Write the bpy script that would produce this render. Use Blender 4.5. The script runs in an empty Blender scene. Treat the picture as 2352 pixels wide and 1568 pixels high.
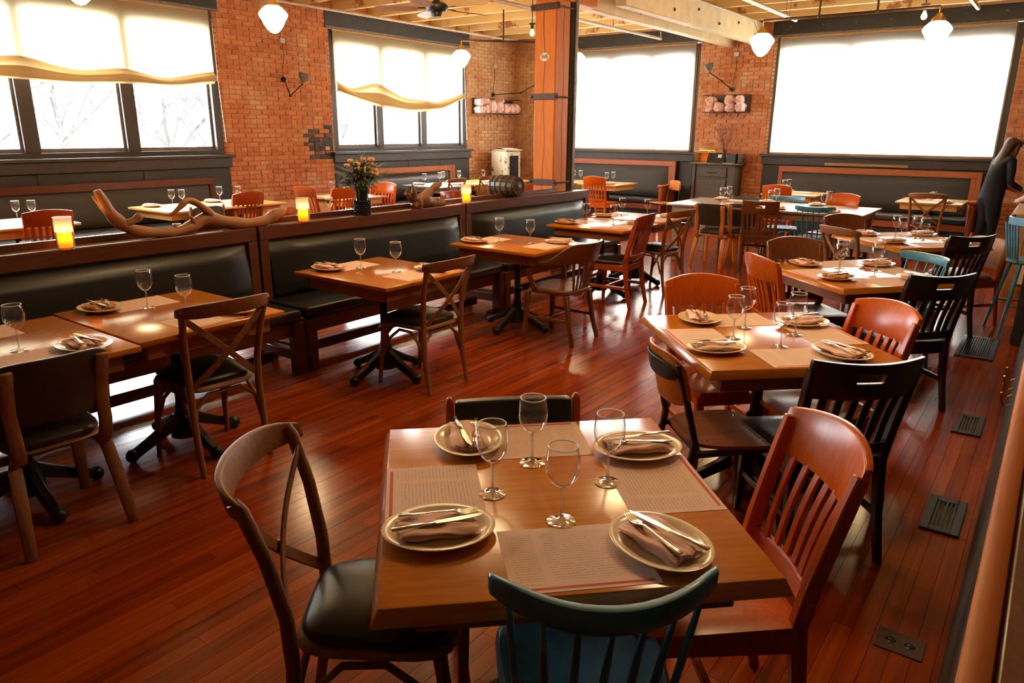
import bpy, bmesh, math, random
from mathutils import Vector, Matrix
R = math.radians
PI = math.pi
rng = random.Random(7)
S = bpy.context.scene
COL = S.collection

# ------------------------------------------------------------------ camera, sky, lights, exposure
# world axes: x runs along the banquette wall (to the far wall), y towards the left window wall, z up; metres
A0 = R(53.5)
cam = bpy.data.cameras.new('camera'); cam_o = bpy.data.objects.new('camera', cam); COL.objects.link(cam_o)
cam.sensor_width = 36.0; cam.lens = 1664.0/2352*36; cam.clip_start = 0.03; cam.clip_end = 300
_f = Vector((math.sin(A0), math.cos(A0), 0)); _r = Vector((math.cos(A0), -math.sin(A0), 0))
_th, _ro = 0.2829, 0.0073
_w = _f*math.cos(_th) + Vector((0, 0, -math.sin(_th)))
_u = _r.cross(_w)
_r2 = _r*math.cos(_ro) + _u*math.sin(_ro); _u2 = -_r*math.sin(_ro) + _u*math.cos(_ro)
M = Matrix((_r2, _u2, -_w)).transposed().to_4x4(); M.translation = Vector((0, 0, 1.699))
cam_o.matrix_world = M
S.camera = cam_o

SKY = 9.0
LAMP = 1.0
S.view_settings.view_transform = 'Standard'
S.view_settings.look = 'None'
S.view_settings.gamma = 1.0
S.view_settings.use_curve_mapping = False
S.view_settings.exposure = 2.5
wd = bpy.data.worlds.new('overcast_sky'); S.world = wd; wd.use_nodes = True
wd.node_tree.nodes['Background'].inputs[0].default_value = (0.96, 0.98, 1.0, 1)
wd.node_tree.nodes['Background'].inputs[1].default_value = SKY
S.cycles.max_bounces = 10; S.cycles.diffuse_bounces = 5; S.cycles.glossy_bounces = 4
S.cycles.transmission_bounces = 8; S.cycles.transparent_max_bounces = 24
S.cycles.caustics_reflective = False; S.cycles.caustics_refractive = False
S.cycles.use_denoising = True
S.cycles.sample_clamp_indirect = 6.0

# ------------------------------------------------------------------ materials
def nodes(name):
    m = bpy.data.materials.new(name); m.use_nodes = True
    nt = m.node_tree; b = nt.nodes['Principled BSDF']
    return m, nt, b
def setp(b, rough=.5, metal=0, spec=.5, coat=0, coat_rough=.1, trans=0, sheen=0):
    b.inputs['Roughness'].default_value = rough; b.inputs['Metallic'].default_value = metal
    b.inputs['Specular IOR Level'].default_value = spec
    b.inputs['Coat Weight'].default_value = coat; b.inputs['Coat Roughness'].default_value = coat_rough
    b.inputs['Transmission Weight'].default_value = trans; b.inputs['Sheen Weight'].default_value = sheen
def N(nt, typ, **kw):
    n = nt.nodes.new(typ)
    for k, v in kw.items(): setattr(n, k, v)
    return n
def c4(c): return (c[0], c[1], c[2], 1)
def ramp(nt, stops):
    r = N(nt, 'ShaderNodeValToRGB'); e = r.color_ramp.elements
    while len(e) < len(stops): e.new(.5)
    for el, (p, c) in zip(e, stops): el.position = p; el.color = c4(c)
    return r
def bump(nt, b, src, strength=.2, dist=.002):
    bp = N(nt, 'ShaderNodeBump'); bp.inputs['Strength'].default_value = strength; bp.inputs['Distance'].default_value = dist
    nt.links.new(src, bp.inputs['Height']); nt.links.new(bp.outputs[0], b.inputs['Normal'])
def plain(name, col, rough=.5, noise=.12, nscale=30, bumpv=0, **kw):
    """one colour with a little unevenness"""
    m, nt, b = nodes(name); setp(b, rough, **kw)
    tc = N(nt, 'ShaderNodeTexCoord'); nz = N(nt, 'ShaderNodeTexNoise'); nz.inputs['Scale'].default_value = nscale; nz.inputs['Detail'].default_value = 4
    nt.links.new(tc.outputs['Object'], nz.inputs['Vector'])
    r = ramp(nt, [(.3, [x*(1-noise) for x in col]), (.7, [min(1, x*(1+noise)) for x in col])])
    nt.links.new(nz.outputs['Fac'], r.inputs[0]); nt.links.new(r.outputs[0], b.inputs['Base Color'])
    if bumpv: bump(nt, b, nz.outputs['Fac'], bumpv)
    return m
def striped(name, col, line):
    m, nt, b = nodes(name); setp(b, .9, spec=.2)
    tc = N(nt, 'ShaderNodeTexCoord'); w = N(nt, 'ShaderNodeTexWave'); w.inputs['Scale'].default_value = 13; w.inputs['Distortion'].default_value = 1.5; w.bands_direction = 'X'
    nt.links.new(tc.outputs['Object'], w.inputs['Vector'])
    r = ramp(nt, [(.86, col), (.95, line)]); nt.links.new(w.outputs['Fac'], r.inputs[0]); nt.links.new(r.outputs[0], b.inputs['Base Color'])
    return m
def wood(name, c1, c2, rough=.35, axis='Z', scale=6, coat=.3, vary=.25, stretch=14, **kw):
    """grain stretched along one local axis; every object of it differs a little"""
    m, nt, b = nodes(name); setp(b, rough, coat=coat, coat_rough=max(.08, rough*.6), **kw)
    tc = N(nt, 'ShaderNodeTexCoord'); mp = N(nt, 'ShaderNodeMapping')
    sc = {'X': (1, stretch, stretch), 'Y': (stretch, 1, stretch), 'Z': (stretch, stretch, 1)}[axis]
    mp.inputs['Scale'].default_value = sc
    oi = N(nt, 'ShaderNodeObjectInfo'); va = N(nt, 'ShaderNodeVectorMath', operation='ADD')
    nt.links.new(tc.outputs['Object'], va.inputs[0]); nt.links.new(oi.outputs['Random'], va.inputs[1])
    nt.links.new(va.outputs[0], mp.inputs['Vector'])
    nz = N(nt, 'ShaderNodeTexNoise'); nz.inputs['Scale'].default_value = scale; nz.inputs['Detail'].default_value = 5; nz.inputs['Distortion'].default_value = .6
    nt.links.new(mp.outputs[0], nz.inputs['Vector'])
    r = ramp(nt, [(.25, c2), (.75, c1)]); nt.links.new(nz.outputs['Fac'], r.inputs[0])
    hv = N(nt, 'ShaderNodeHueSaturation'); mr = N(nt, 'ShaderNodeMapRange')
    mr.inputs['To Min'].default_value = 1-vary; mr.inputs['To Max'].default_value = 1+vary
    nt.links.new(oi.outputs['Random'], mr.inputs['Value']); nt.links.new(mr.outputs[0], hv.inputs['Value'])
    nt.links.new(r.outputs[0], hv.inputs['Color']); nt.links.new(hv.outputs[0], b.inputs['Base Color'])
    bump(nt, b, nz.outputs['Fac'], .08, .001)
    return m
def pieces(name, stops, rough, coat=0, grain=None, relief=.3, spec=.5, blot=None, spots=None):
    """bricks or boards: the tone of each piece from its own random number, plus wear across the surface"""
    m, nt, b = nodes(name); setp(b, rough, coat=coat, coat_rough=.12, spec=spec)
    oi = N(nt, 'ShaderNodeObjectInfo'); ge = N(nt, 'ShaderNodeNewGeometry'); ad = N(nt, 'ShaderNodeMath', operation='ADD'); fr = N(nt, 'ShaderNodeMath', operation='FRACT')
    nt.links.new(oi.outputs['Random'], ad.inputs[0]); nt.links.new(ge.outputs['Random Per Island'], ad.inputs[1]); nt.links.new(ad.outputs[0], fr.inputs[0])
    nz = N(nt, 'ShaderNodeTexNoise'); nz.inputs['Detail'].default_value = 6; nz.inputs['Scale'].default_value = 1.0
    mp = N(nt, 'ShaderNodeMapping'); mp.inputs['Scale'].default_value = grain or (14, 14, 14)
    nt.links.new(ge.outputs['Position'], mp.inputs[0]); nt.links.new(mp.outputs[0], nz.inputs['Vector'])
    mx = N(nt, 'ShaderNodeMath', operation='MULTIPLY_ADD'); mx.inputs[1].default_value = .45
    sb = N(nt, 'ShaderNodeMath', operation='MULTIPLY_ADD'); sb.inputs[1].default_value = 1.1; sb.inputs[2].default_value = -.275
    nt.links.new(nz.outputs['Fac'], sb.inputs[0])
    nt.links.new(fr.outputs[0], mx.inputs[0]); nt.links.new(sb.outputs[0], mx.inputs[2])
    r = ramp(nt, stops); nt.links.new(mx.outputs[0], r.inputs[0])
    out = r.outputs[0]
    for spec_ in (blot, spots):
        if not spec_: continue
        col, scale, lo, hi, amount = spec_
        n2 = N(nt, 'ShaderNodeTexNoise'); n2.inputs['Scale'].default_value = scale; n2.inputs['Detail'].default_value = 8; n2.inputs['Roughness'].default_value = .65
        nt.links.new(ge.outputs['Position'], n2.inputs['Vector'])
        mr = N(nt, 'ShaderNodeMapRange'); mr.inputs['From Min'].default_value = lo; mr.inputs['From Max'].default_value = hi; mr.inputs['To Max'].default_value = amount
        nt.links.new(n2.outputs['Fac'], mr.inputs['Value'])
        mix = N(nt, 'ShaderNodeMix', data_type='RGBA'); mix.inputs['B'].default_value = c4(col)
        nt.links.new(mr.outputs[0], mix.inputs['Factor']); nt.links.new(out, mix.inputs['A']); out = mix.outputs['Result']
    nt.links.new(out, b.inputs['Base Color'])
    bump(nt, b, nz.outputs['Fac'], relief, .004)
    return m
def emit(name, col, strength):
    m = bpy.data.materials.new(name); m.use_nodes = True; nt = m.node_tree; nt.nodes.clear()
    e = N(nt, 'ShaderNodeEmission'); o = N(nt, 'ShaderNodeOutputMaterial'); e.inputs[0].default_value = c4(col); e.inputs[1].default_value = strength
    nt.links.new(e.outputs[0], o.inputs[0]); return m
def thin_glass(name, tint=(1, 1, 1), gloss=1.0, ior=1.5, rough=.0, white=0):
    m = bpy.data.materials.new(name); m.use_nodes = True; nt = m.node_tree; nt.nodes.clear()
    t = N(nt, 'ShaderNodeBsdfTransparent'); t.inputs[0].default_value = c4(tint); g = N(nt, 'ShaderNodeBsdfGlossy'); g.inputs['Roughness'].default_value = rough
    lw = N(nt, 'ShaderNodeLayerWeight'); lw.inputs[0].default_value = .5; f = N(nt, 'ShaderNodeMath', operation='POWER'); f.inputs[1].default_value = 3.0; nt.links.new(lw.outputs['Facing'], f.inputs[0])
    mu = N(nt, 'ShaderNodeMath', operation='MULTIPLY_ADD'); mu.inputs[1].default_value = gloss*.8; mu.inputs[2].default_value = .035*gloss; mu.use_clamp = True
    mx = N(nt, 'ShaderNodeMixShader'); o = N(nt, 'ShaderNodeOutputMaterial')
    nt.links.new(f.outputs[0], mu.inputs[0]); nt.links.new(mu.outputs[0], mx.inputs[0]); nt.links.new(t.outputs[0], mx.inputs[1]); nt.links.new(g.outputs[0], mx.inputs[2])
    if white:
        d = N(nt, 'ShaderNodeBsdfTranslucent'); d.inputs[0].default_value = (.9, .9, .9, 1); d2 = N(nt, 'ShaderNodeBsdfDiffuse'); d2.inputs[0].default_value = (.9, .9, .9, 1); ms = N(nt, 'ShaderNodeMixShader'); ms.inputs[0].default_value = .5
        nt.links.new(d.outputs[0], ms.inputs[1]); nt.links.new(d2.outputs[0], ms.inputs[2]); m2 = N(nt, 'ShaderNodeMixShader'); m2.inputs[0].default_value = white
        nt.links.new(mx.outputs[0], m2.inputs[1]); nt.links.new(ms.outputs[0], m2.inputs[2]); mx = m2
    nt.links.new(mx.outputs[0], o.inputs[0])
    return m
def cloth_blind(name, col, through, back):
    """window shade cloth: passes daylight diffusely"""
    m = bpy.data.materials.new(name); m.use_nodes = True; nt = m.node_tree; nt.nodes.clear()
    tr = N(nt, 'ShaderNodeBsdfTranslucent'); d = N(nt, 'ShaderNodeBsdfDiffuse'); mx = N(nt, 'ShaderNodeMixShader'); o = N(nt, 'ShaderNodeOutputMaterial')
    wv = N(nt, 'ShaderNodeTexNoise'); wv.inputs['Scale'].default_value = 60; tc = N(nt, 'ShaderNodeTexCoord'); nt.links.new(tc.outputs['Object'], wv.inputs['Vector'])
    r = ramp(nt, [(.3, [x*.94 for x in through]), (.7, through)]); nt.links.new(wv.outputs['Fac'], r.inputs[0])
    nt.links.new(r.outputs[0], tr.inputs[0]); d.inputs[0].default_value = c4(col); mx.inputs[0].default_value = back
    nt.links.new(tr.outputs[0], mx.inputs[1]); nt.links.new(d.outputs[0], mx.inputs[2]); nt.links.new(mx.outputs[0], o.inputs[0])
    return m
def menu_paper(name):
    """printed sheet: a heading block, columns of fine text lines, a red bar along one long edge (flat print)"""
    m, nt, b = nodes(name); setp(b, .8, spec=.2)
    tc = N(nt, 'ShaderNodeTexCoord'); sp = N(nt, 'ShaderNodeSeparateXYZ'); nt.links.new(tc.outputs['Generated'], sp.inputs[0])
    def mth(op, a, bb=None, c=None):
        n = N(nt, 'ShaderNodeMath', operation=op)
        for i, v in enumerate((a, bb, c)):
            if v is None: continue
            if isinstance(v, (int, float)): n.inputs[i].default_value = v
            else: nt.links.new(v, n.inputs[i])
        return n.outputs[0]
    X, Y = sp.outputs['X'], sp.outputs['Y']
    def band(v, lo, hi): return mth('MULTIPLY', mth('GREATER_THAN', v, lo), mth('LESS_THAN', v, hi))
    lines = mth('GREATER_THAN', mth('SINE', mth('MULTIPLY', Y, 165.0)), .25)
    nz = N(nt, 'ShaderNodeTexNoise'); nz.inputs['Scale'].default_value = 1; nz.inputs['Detail'].default_value = 2; mp = N(nt, 'ShaderNodeMapping'); mp.inputs['Scale'].default_value = (60, 52, 1)
    nt.links.new(tc.outputs['Generated'], mp.inputs[0]); nt.links.new(mp.outputs[0], nz.inputs['Vector'])
    words = mth('GREATER_THAN', nz.outputs['Fac'], .44)
    colm = mth('ADD', band(X, .05, .24), band(X, .30, .93))
    body = mth('MULTIPLY', band(Y, .16, .92), mth('MULTIPLY', lines, mth('MULTIPLY', words, colm)))
    head = mth('MULTIPLY', band(X, .05, .2), mth('MULTIPLY', band(Y, .105, .125), words))
    ink = mth('ADD', body, head)
    bar = mth('MULTIPLY', band(Y, .035, .07), band(X, .06, .96))
    m1 = N(nt, 'ShaderNodeMix', data_type='RGBA'); m1.inputs['A'].default_value = (.84, .62, .52, 1); m1.inputs['B'].default_value = (.52, .36, .30, 1)
    nt.links.new(mth('MULTIPLY', ink, .6), m1.inputs['Factor'])
    m2 = N(nt, 'ShaderNodeMix', data_type='RGBA'); m2.inputs['B'].default_value = (.62, .13, .10, 1)
    nt.links.new(bar, m2.inputs['Factor']); nt.links.new(m1.outputs['Result'], m2.inputs['A']); nt.links.new(m2.outputs['Result'], b.inputs['Base Color'])
    return m

M = {}
M['table'] = wood('varnished_table_wood', (.60, .21, .012), (.45, .135, .007), .19, 'X', 5, .0, .10, spec=.5)
M['table_pale'] = wood('pale_table_wood', (.70, .40, .11), (.55, .28, .06), .3, 'X', 5, .1, .1)
M['table_grey'] = wood('worn_grey_table_wood', (.38, .27, .19), (.26, .17, .11), .3, 'Y', 5, .4, .1)
M['apron'] = wood('apron_wood', (.36, .16, .05), (.24, .10, .03), .4, 'X', 5, .2)
M['orange_wood'] = wood('orange_chair_wood', (.66, .125, .008), (.50, .085, .005), .27, 'Z', 5, .05, .12, spec=.32)
M['red_wood'] = wood('red_brown_chair_wood', (.42, .075, .016), (.28, .045, .009), .28, 'Z', 5, .05, .12, spec=.32)
M['brown_wood'] = wood('brown_chair_wood', (.20, .070, .022), (.12, .040, .012), .3, 'Z', 5, .2, .12)
M['dark_wood'] = wood('near_black_chair_wood', (.035, .018, .012), (.020, .010, .007), .28, 'Z', 5, .4, .1)
M['bent_wood'] = wood('weathered_bentwood', (.33, .145, .055), (.20, .082, .030), .45, 'Z', 6, .0, .12, spec=.35)
M['ply_wood'] = wood('golden_plywood', (.70, .24, .035), (.54, .16, .02), .3, 'Z', 6, .15, .1)
M['tan_wood'] = wood('tan_wood', (.50, .30, .13), (.36, .20, .08), .45, 'Z', 6, .2, .1)
M['bench_wood'] = wood('bench_wood', (.13, .034, .013), (.075, .018, .007), .34, 'X', 5, .1, .08)
M['bench_red'] = wood('red_bench_wood', (.44, .13, .04), (.32, .085, .025), .35, 'X', 5, .1, .08)
M['vinyl'] = plain('charcoal_vinyl', (.013, .0125, .0115), .34, .15, 60, .15)
M['vinyl_grey'] = plain('grey_brown_fabric', (.055, .048, .043), .7, .2, 160, .2)
M['brown_vinyl'] = plain('dark_brown_vinyl', (.045, .032, .026), .3, .15, 60, .1)
M['iron'] = plain('black_cast_iron', (.012, .013, .015), .38, .2, 80, .15)
M['dark_wall'] = plain('dark_brown_plaster', (.05, .03, .02), .8, .2, 3)
M['black'] = plain('black_paint', (.030, .027, .024), .5, .2, 40, .1)
M['frame'] = plain('dark_brown_window_paint', (.042, .031, .026), .42, .15, 30)
M['panel'] = plain('dark_wall_panel_paint', (.028, .023, .020), .5, .15, 20)
M['steel'] = plain('grey_painted_steel', (.17, .145, .13), .55, .25, 25, .1)
M['rust'] = plain('dark_iron_strap', (.085, .05, .038), .55, .3, 60, .3, metal=.4)
M['chrome'] = plain('steel_cutlery', (.75, .72, .68), .16, .05, 40, metal=1)
M['brass'] = plain('brass', (.65, .42, .15), .25, .1, 40, metal=1)
M['copper'] = plain('copper_pipe', (.50, .26, .14), .35, .15, 40, metal=1)
M['pipe'] = plain('painted_pipe', (.55, .48, .38), .45, .15, 20)
M['china'] = plain('cream_china', (.80, .68, .50), .2, .04, 30)
M['napkin'] = striped('pink_linen', (.95, .67, .57), (.86, .50, .42))
M['napkin_tan'] = striped('tan_linen', (.72, .40, .22), (.64, .33, .17))
M['towel'] = plain('rolled_pink_linen', (.82, .58, .56), .95, .2, 60, .5)
M['blue'] = plain('chipped_blue_paint', (.045, .22, .36), .38, .2, 14, .05, coat=.2)
M['pale_blue'] = plain('worn_blue_paint', (.085, .31, .50), .38, .15, 14, .05, coat=.2)
M['pink_pad'] = plain('beige_pink_leather', (.42, .26, .19), .5, .12, 40, .15)
M['glass'] = thin_glass('drinking_glass', (.97, .97, .97), 1.8, white=.008)  # trace of white stands in for window light caught in the bowl
M['rim'] = thin_glass('glass_rim', (.9, .9, .9), 14.0, rough=.3, white=.75)  # white mixed in as a painted highlight for window light in the rim
M['stem'] = thin_glass('glass_stem', (.9, .9, .9), 5.0, rough=.06, white=.06)  # a little white painted in for bright light in stem and base
M['pane'] = thin_glass('window_pane', (.93, .95, .95), 1.0)
M['frost'] = thin_glass('candle_glass', (.9, .87, .83), 2.5, rough=.15, white=.06)
M['shade'] = cloth_blind('cream_shade_cloth', (.66, .54, .36), (.60, .49, .31), .42)
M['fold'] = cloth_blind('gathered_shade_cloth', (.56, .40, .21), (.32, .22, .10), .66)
M['roller'] = cloth_blind('white_roller_cloth', (.66, .60, .50), (.76, .71, .62), .32)
M['paper'] = menu_paper('printed_menu_paper')
M['white_paper'] = plain('white_paper', (.78, .75, .72), .8, .03)
M['ceil'] = plain('cream_ceiling_paint', (.72, .56, .32), .6, .12, 6)
M['flower'] = plain('apricot_rose_petals', (.85, .44, .15), .6, .2, 40)
M['leaf'] = plain('dark_green_leaves', (.07, .105, .04), .5, .4, 30)
M['leaf_grey'] = plain('grey_green_leaves', (.13, .16, .09), .55, .3, 30)
M['driftwood'] = wood('driftwood', (.42, .17, .06), (.22, .085, .03), .55, 'X', 4, .1, .1, 5)
M['rootwood'] = wood('root_wood', (.28, .12, .05), (.10, .045, .02), .6, 'Z', 6, .05, .1, 6)
M['barrel'] = wood('old_barrel_wood', (.085, .05, .03), (.035, .022, .014), .45, 'X', 8, .15, .1, 6)
M['skin'] = plain('skin', (.55, .30, .20), .5, .06, 30)
M['cloth_black'] = plain('black_clothes', (.004, .005, .007), .85, .2, 50, .2)
M['hair'] = wood('long_brown_hair', (.10, .040, .018), (.035, .014, .007), .55, 'Z', 10, .0, .05, 20, spec=.25)
M['lampglass'] = emit('lit_opal_glass', (1.0, .70, .36), 10.0*LAMP)
M['bulb'] = emit('lit_bulb', (1.0, .42, .09), 2.2*LAMP)
M['flame'] = emit('candle_flame', (1.0, .62, .22), 30.0)
M['wax'] = cloth_blind('orange_candle_wax', (.95, .50, .09), (1.0, .62, .14), .35)
M['cabinet_grey'] = wood('weathered_grey_brown_cabinet', (.105, .070, .040), (.055, .036, .021), .55, 'Z', 6, .05, .05)
M['bar_wood'] = wood('orange_bar_rail', (.62, .18, .022), (.46, .12, .014), .45, 'X', 4, .0, .05, spec=.3)
M['screen'] = plain('dark_tablet_screen', (.012, .015, .022), .2, .05)
M['white_plastic'] = plain('white_plastic', (.6, .57, .5), .5, .05)
M['bark'] = plain('bare_bark', (.034, .032, .031), .8, .2, 10)
M['ground'] = plain('pale_ground', (.55, .55, .54), .9, .1, 2)
M['far_brick'] = plain('far_brick', (.045, .016, .010), .8, .2, 4)
M['asphalt'] = plain('car_paint_grey', (.016, .018, .024), .4, .1)
M['slate'] = plain('grey_marble_top', (.34, .33, .33), .3, .4, 9)
M['brick'] = pieces('old_red_brick', [(0, (.26, .085, .04)), (.3, (.46, .16, .07)), (.62, (.58, .22, .10)), (.85, (.58, .29, .15)), (1, (.68, .45, .27))], .85, 0, (9, 9, 9), .6, .2, blot=((.68, .46, .29), 1.7, .52, .70, .8), spots=((.16, .12, .09), 9, .63, .70, .7))
M['mortar'] = plain('sandy_mortar', (.66, .37, .19), .9, .15, 25, .3)
M['plank'] = pieces('old_maple_floor', [(0, (.07, .010, .002)), (.3, (.205, .025, .0025)), (.6, (.285, .040, .0035)), (.85, (.36, .062, .007)), (1, (.43, .092, .013))], .19, .0, (1.2, 26, 3), .05, .36, blot=((.08, .018, .006), 1.9, .57, .75, .6), spots=((.05, .016, .008), 11, .69, .73, .6))
M['pillar'] = wood('orange_stained_timber', (.68, .215, .035), (.52, .15, .022), .55, 'Z', 3, .0, .05, 10, spec=.2)
M['peel'] = pieces('peeling_cream_paint', [(0, (.66, .47, .22)), (1, (.76, .58, .32))], .6, 0, (3, 3, 3), .2, .3, blot=((.34, .12, .04), 1.6, .60, .63, .9))
M['enamel'] = pieces('chipped_white_enamel', [(0, (.60, .53, .38)), (1, (.68, .62, .46))], .45, 0, (3, 3, 3), .1, .4, blot=((.10, .09, .085), 6.0, .57, .60, .95))

# ------------------------------------------------------------------ mesh helpers
class MB:
    def __init__(s): s.bm = bmesh.new()
    def quad(s, vs):
        v = [s.bm.verts.new(p) for p in vs]; s.bm.faces.new(v); return s
    def hexa(s, b, t):
        vb = [s.bm.verts.new(p) for p in b]; vt = [s.bm.verts.new(p) for p in t]; n = len(b)
        s.bm.faces.new(list(reversed(vb))); s.bm.faces.new(vt)
        for i in range(n): s.bm.faces.new((vb[i], vb[(i+1) % n], vt[(i+1) % n], vt[i]))
        return s
    def box(s, x0, x1, y0, y1, z0, z1, rot=None, org=None):
        b = [(x0, y0, z0), (x1, y0, z0), (x1, y1, z0), (x0, y1, z0)]; t = [(x0, y0, z1), (x1, y0, z1), (x1, y1, z1), (x0, y1, z1)]
        if rot is not None:
            f = lambda p: rot @ Vector(p) + (Vector(org) if org else Vector((0, 0, 0)))
            b = [f(p) for p in b]; t = [f(p) for p in t]
        return s.hexa(b, t)
    def bar(s, p0, p1, w, d, w1=None, d1=None, ref=(0, 1, 0)):
        """rectangular bar from p0 to p1, d measured along ref"""
        p0, p1 = Vector(p0), Vector(p1); a = (p1-p0).normalized(); r = Vector(ref); r = (r-a*r.dot(a)).normalized(); q = a.cross(r)
        w1 = w if w1 is None else w1; d1 = d if d1 is None else d1
        f = lambda p, w, d: [p-q*w/2-r*d/2, p+q*w/2-r*d/2, p+q*w/2+r*d/2, p-q*w/2+r*d/2]
        A, B = f(p0, w, d), f(p1, w1, d1)
        return s.hexa(A, B)
    def sweep(s, pts, sect, scales=None, ref=(0, 0, 1), closed=False):
        """section (list of (a,b)) swept along pts; b axis stays near ref"""
        pts = [Vector(p) for p in pts]; n = len(pts); rings = []
        for i, p in enumerate(pts):
            if closed: t = (pts[(i+1) % n]-pts[i-1])
            else: t = pts[min(i+1, n-1)]-pts[max(i-1, 0)]
            t.normalize(); r = Vector(ref[i]) if isinstance(ref, list) else Vector(ref)
            r = r-t*r.dot(t)
            if r.length < 1e-4: r = t.orthogonal()
            r.normalize(); q = t.cross(r); k = 1 if scales is None else scales[i]
            rings.append([s.bm.verts.new(p+q*(a*k)+r*(b*k)) for a, b in sect])
        m = len(sect)
        for i in range(n if closed else n-1):
            A, B = rings[i], rings[(i+1) % n]
            for j in range(m): s.bm.faces.new((A[j], A[(j+1) % m], B[(j+1) % m], B[j]))
        if not closed:
            s.bm.faces.new(list(reversed(rings[0]))); s.bm.faces.new(rings[-1])
        return s
    def tube(s, pts, r, seg=8, scales=None, closed=False):
        sect = [(math.cos(2*PI*i/seg)*r, math.sin(2*PI*i/seg)*r) for i in range(seg)]
        pts = [Vector(p) for p in pts]; d = pts[-1]-pts[0]
        ref = (0, 0, 1) if abs(d.normalized().z) < .8 or d.length < 1e-6 else (0, 1, 0)
        return s.sweep(pts, sect, scales, ref, closed)
    def lathe(s, prof, seg=16, org=(0, 0, 0), sx=1, sy=1, cap=False):
        o = Vector(org); rings = []
        for r, z in prof:
            if r < 1e-5: rings.append([s.bm.verts.new(o+Vector((0, 0, z)))])
            else: rings.append([s.bm.verts.new(o+Vector((math.cos(2*PI*i/seg)*r*sx, math.sin(2*PI*i/seg)*r*sy, z))) for i in range(seg)])
        for A, B in zip(rings, rings[1:]):
            if len(A) == 1 and len(B) == 1: continue
            for i in range(seg):
                j = (i+1) % seg
                if len(A) == 1: s.bm.faces.new((A[0], B[j], B[i]))
                elif len(B) == 1: s.bm.faces.new((A[i], A[j], B[0]))
                else: s.bm.faces.new((A[i], A[j], B[j], B[i]))
        if cap:
            for g, rev in ((rings[0], True), (rings[-1], False)):
                if len(g) > 2: s.bm.faces.new(list(reversed(g)) if rev else g)
        return s
    def ball(s, c, r, seg=8, sx=1, sy=1, sz=1):
        k = max(4, seg//2+1)
        return s.lathe([(math.sin(PI*i/k)*r, -math.cos(PI*i/k)*r*sz) for i in range(k+1)], seg, c, sx, sy)
    def prism(s, poly, z0, z1):
        return s.hexa([(x, y, z0) for x, y in poly], [(x, y, z1) for x, y in poly])
    def board(s, xs, zt, zb, yc, th, hole=None):
        """curved upright board: columns at xs, top zt(x), bottom zb(x), centre line yc(x,z), thickness th; hole=(x0,x1,z0,z1)"""
        def col(x):
            b, t = zb(x), zt(x)
            zs = [b, hole[2], hole[3], t] if hole else [b, (b+t)/2, t]
            return [[s.bm.verts.new((x, yc(x, z)+sg*th/2, z)) for z in zs] for sg in (-1, 1)]
        cs = [col(x) for x in xs]; nz = len(cs[0][0])
        inh = lambda i, k: hole and k == 1 and xs[i] >= hole[0]-1e-6 and xs[i+1] <= hole[1]+1e-6
        nf = s.bm.faces.new
        for i in range(len(xs)-1):
            a, b = cs[i], cs[i+1]
            for k in range(nz-1):
                if inh(i, k):
                    nf((a[0][k], b[0][k], b[1][k], a[1][k])); nf((a[0][k+1], a[1][k+1], b[1][k+1], b[0][k+1]))
                    if not inh(i-1, k): nf((a[0][k], a[1][k], a[1][k+1], a[0][k+1]))
                    if not inh(i+1, k) if i+2 < len(xs) else True: nf((b[0][k], b[0][k+1], b[1][k+1], b[1][k]))
                    continue
                nf((a[0][k], b[0][k], b[0][k+1], a[0][k+1])); nf((a[1][k], a[1][k+1], b[1][k+1], b[1][k]))
            nf((a[0][0], a[1][0], b[1][0], b[0][0])); nf((a[0][-1], b[0][-1], b[1][-1], a[1][-1]))
        for c, rev in ((cs[0], 0), (cs[-1], 1)):
            for k in range(nz-1):
                v = (c[0][k], c[0][k+1], c[1][k+1], c[1][k]); nf(v if not rev else tuple(reversed(v)))
        return s
    def mesh(s, name, mat, bevel=0, smooth=40, seg=1):
        bm = s.bm
        bmesh.ops.recalc_face_normals(bm, faces=bm.faces[:])
        if bevel:
            es = [e for e in bm.edges if len(e.link_faces) == 2 and e.calc_face_angle(0) > R(40)]
            if es: bmesh.ops.bevel(bm, geom=es, offset=bevel, segments=seg, affect='EDGES', profile=.5, clamp_overlap=True)
        me = bpy.data.meshes.new(name); bm.to_mesh(me); bm.free()
        for m in (mat if isinstance(mat, (list, tuple)) else [mat]): me.materials.append(m)
        if smooth:
            me.shade_smooth(); me.set_sharp_from_angle(angle=R(smooth))
        return me
    def build(s, name, mat, parent=None, bevel=0, smooth=40, seg=1, loc=None, rz=0):
        return link(name, s.mesh(name, mat, bevel, smooth, seg), parent, loc, rz)
def link(name, me, parent=None, loc=None, rz=0):
    o = bpy.data.objects.new(name, me); COL.objects.link(o)
    if parent is not None: o.parent = parent
    if loc is not None: o.location = loc
    if rz: o.rotation_euler.z = rz
    return o
def tag(o, label, cat, group=None):
    o['label'] = label; o['category'] = cat
    if group: o['group'] = group
    return o
def thing(name, label, cat, loc=(0, 0, 0), rz=0, group=None):
    o = link(name, None, None, loc, rz); return tag(o, label, cat, group)
def struct(o): o['kind'] = 'structure'; return o
def stuff(o): o['kind'] = 'stuff'; return o
def dup(o, parent=None):
    c = o.copy(); COL.objects.link(c)
    if parent is not None: c.parent = parent
    for ch in list(o.children): dup(ch, c)
    return c
PROTO = {}
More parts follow.
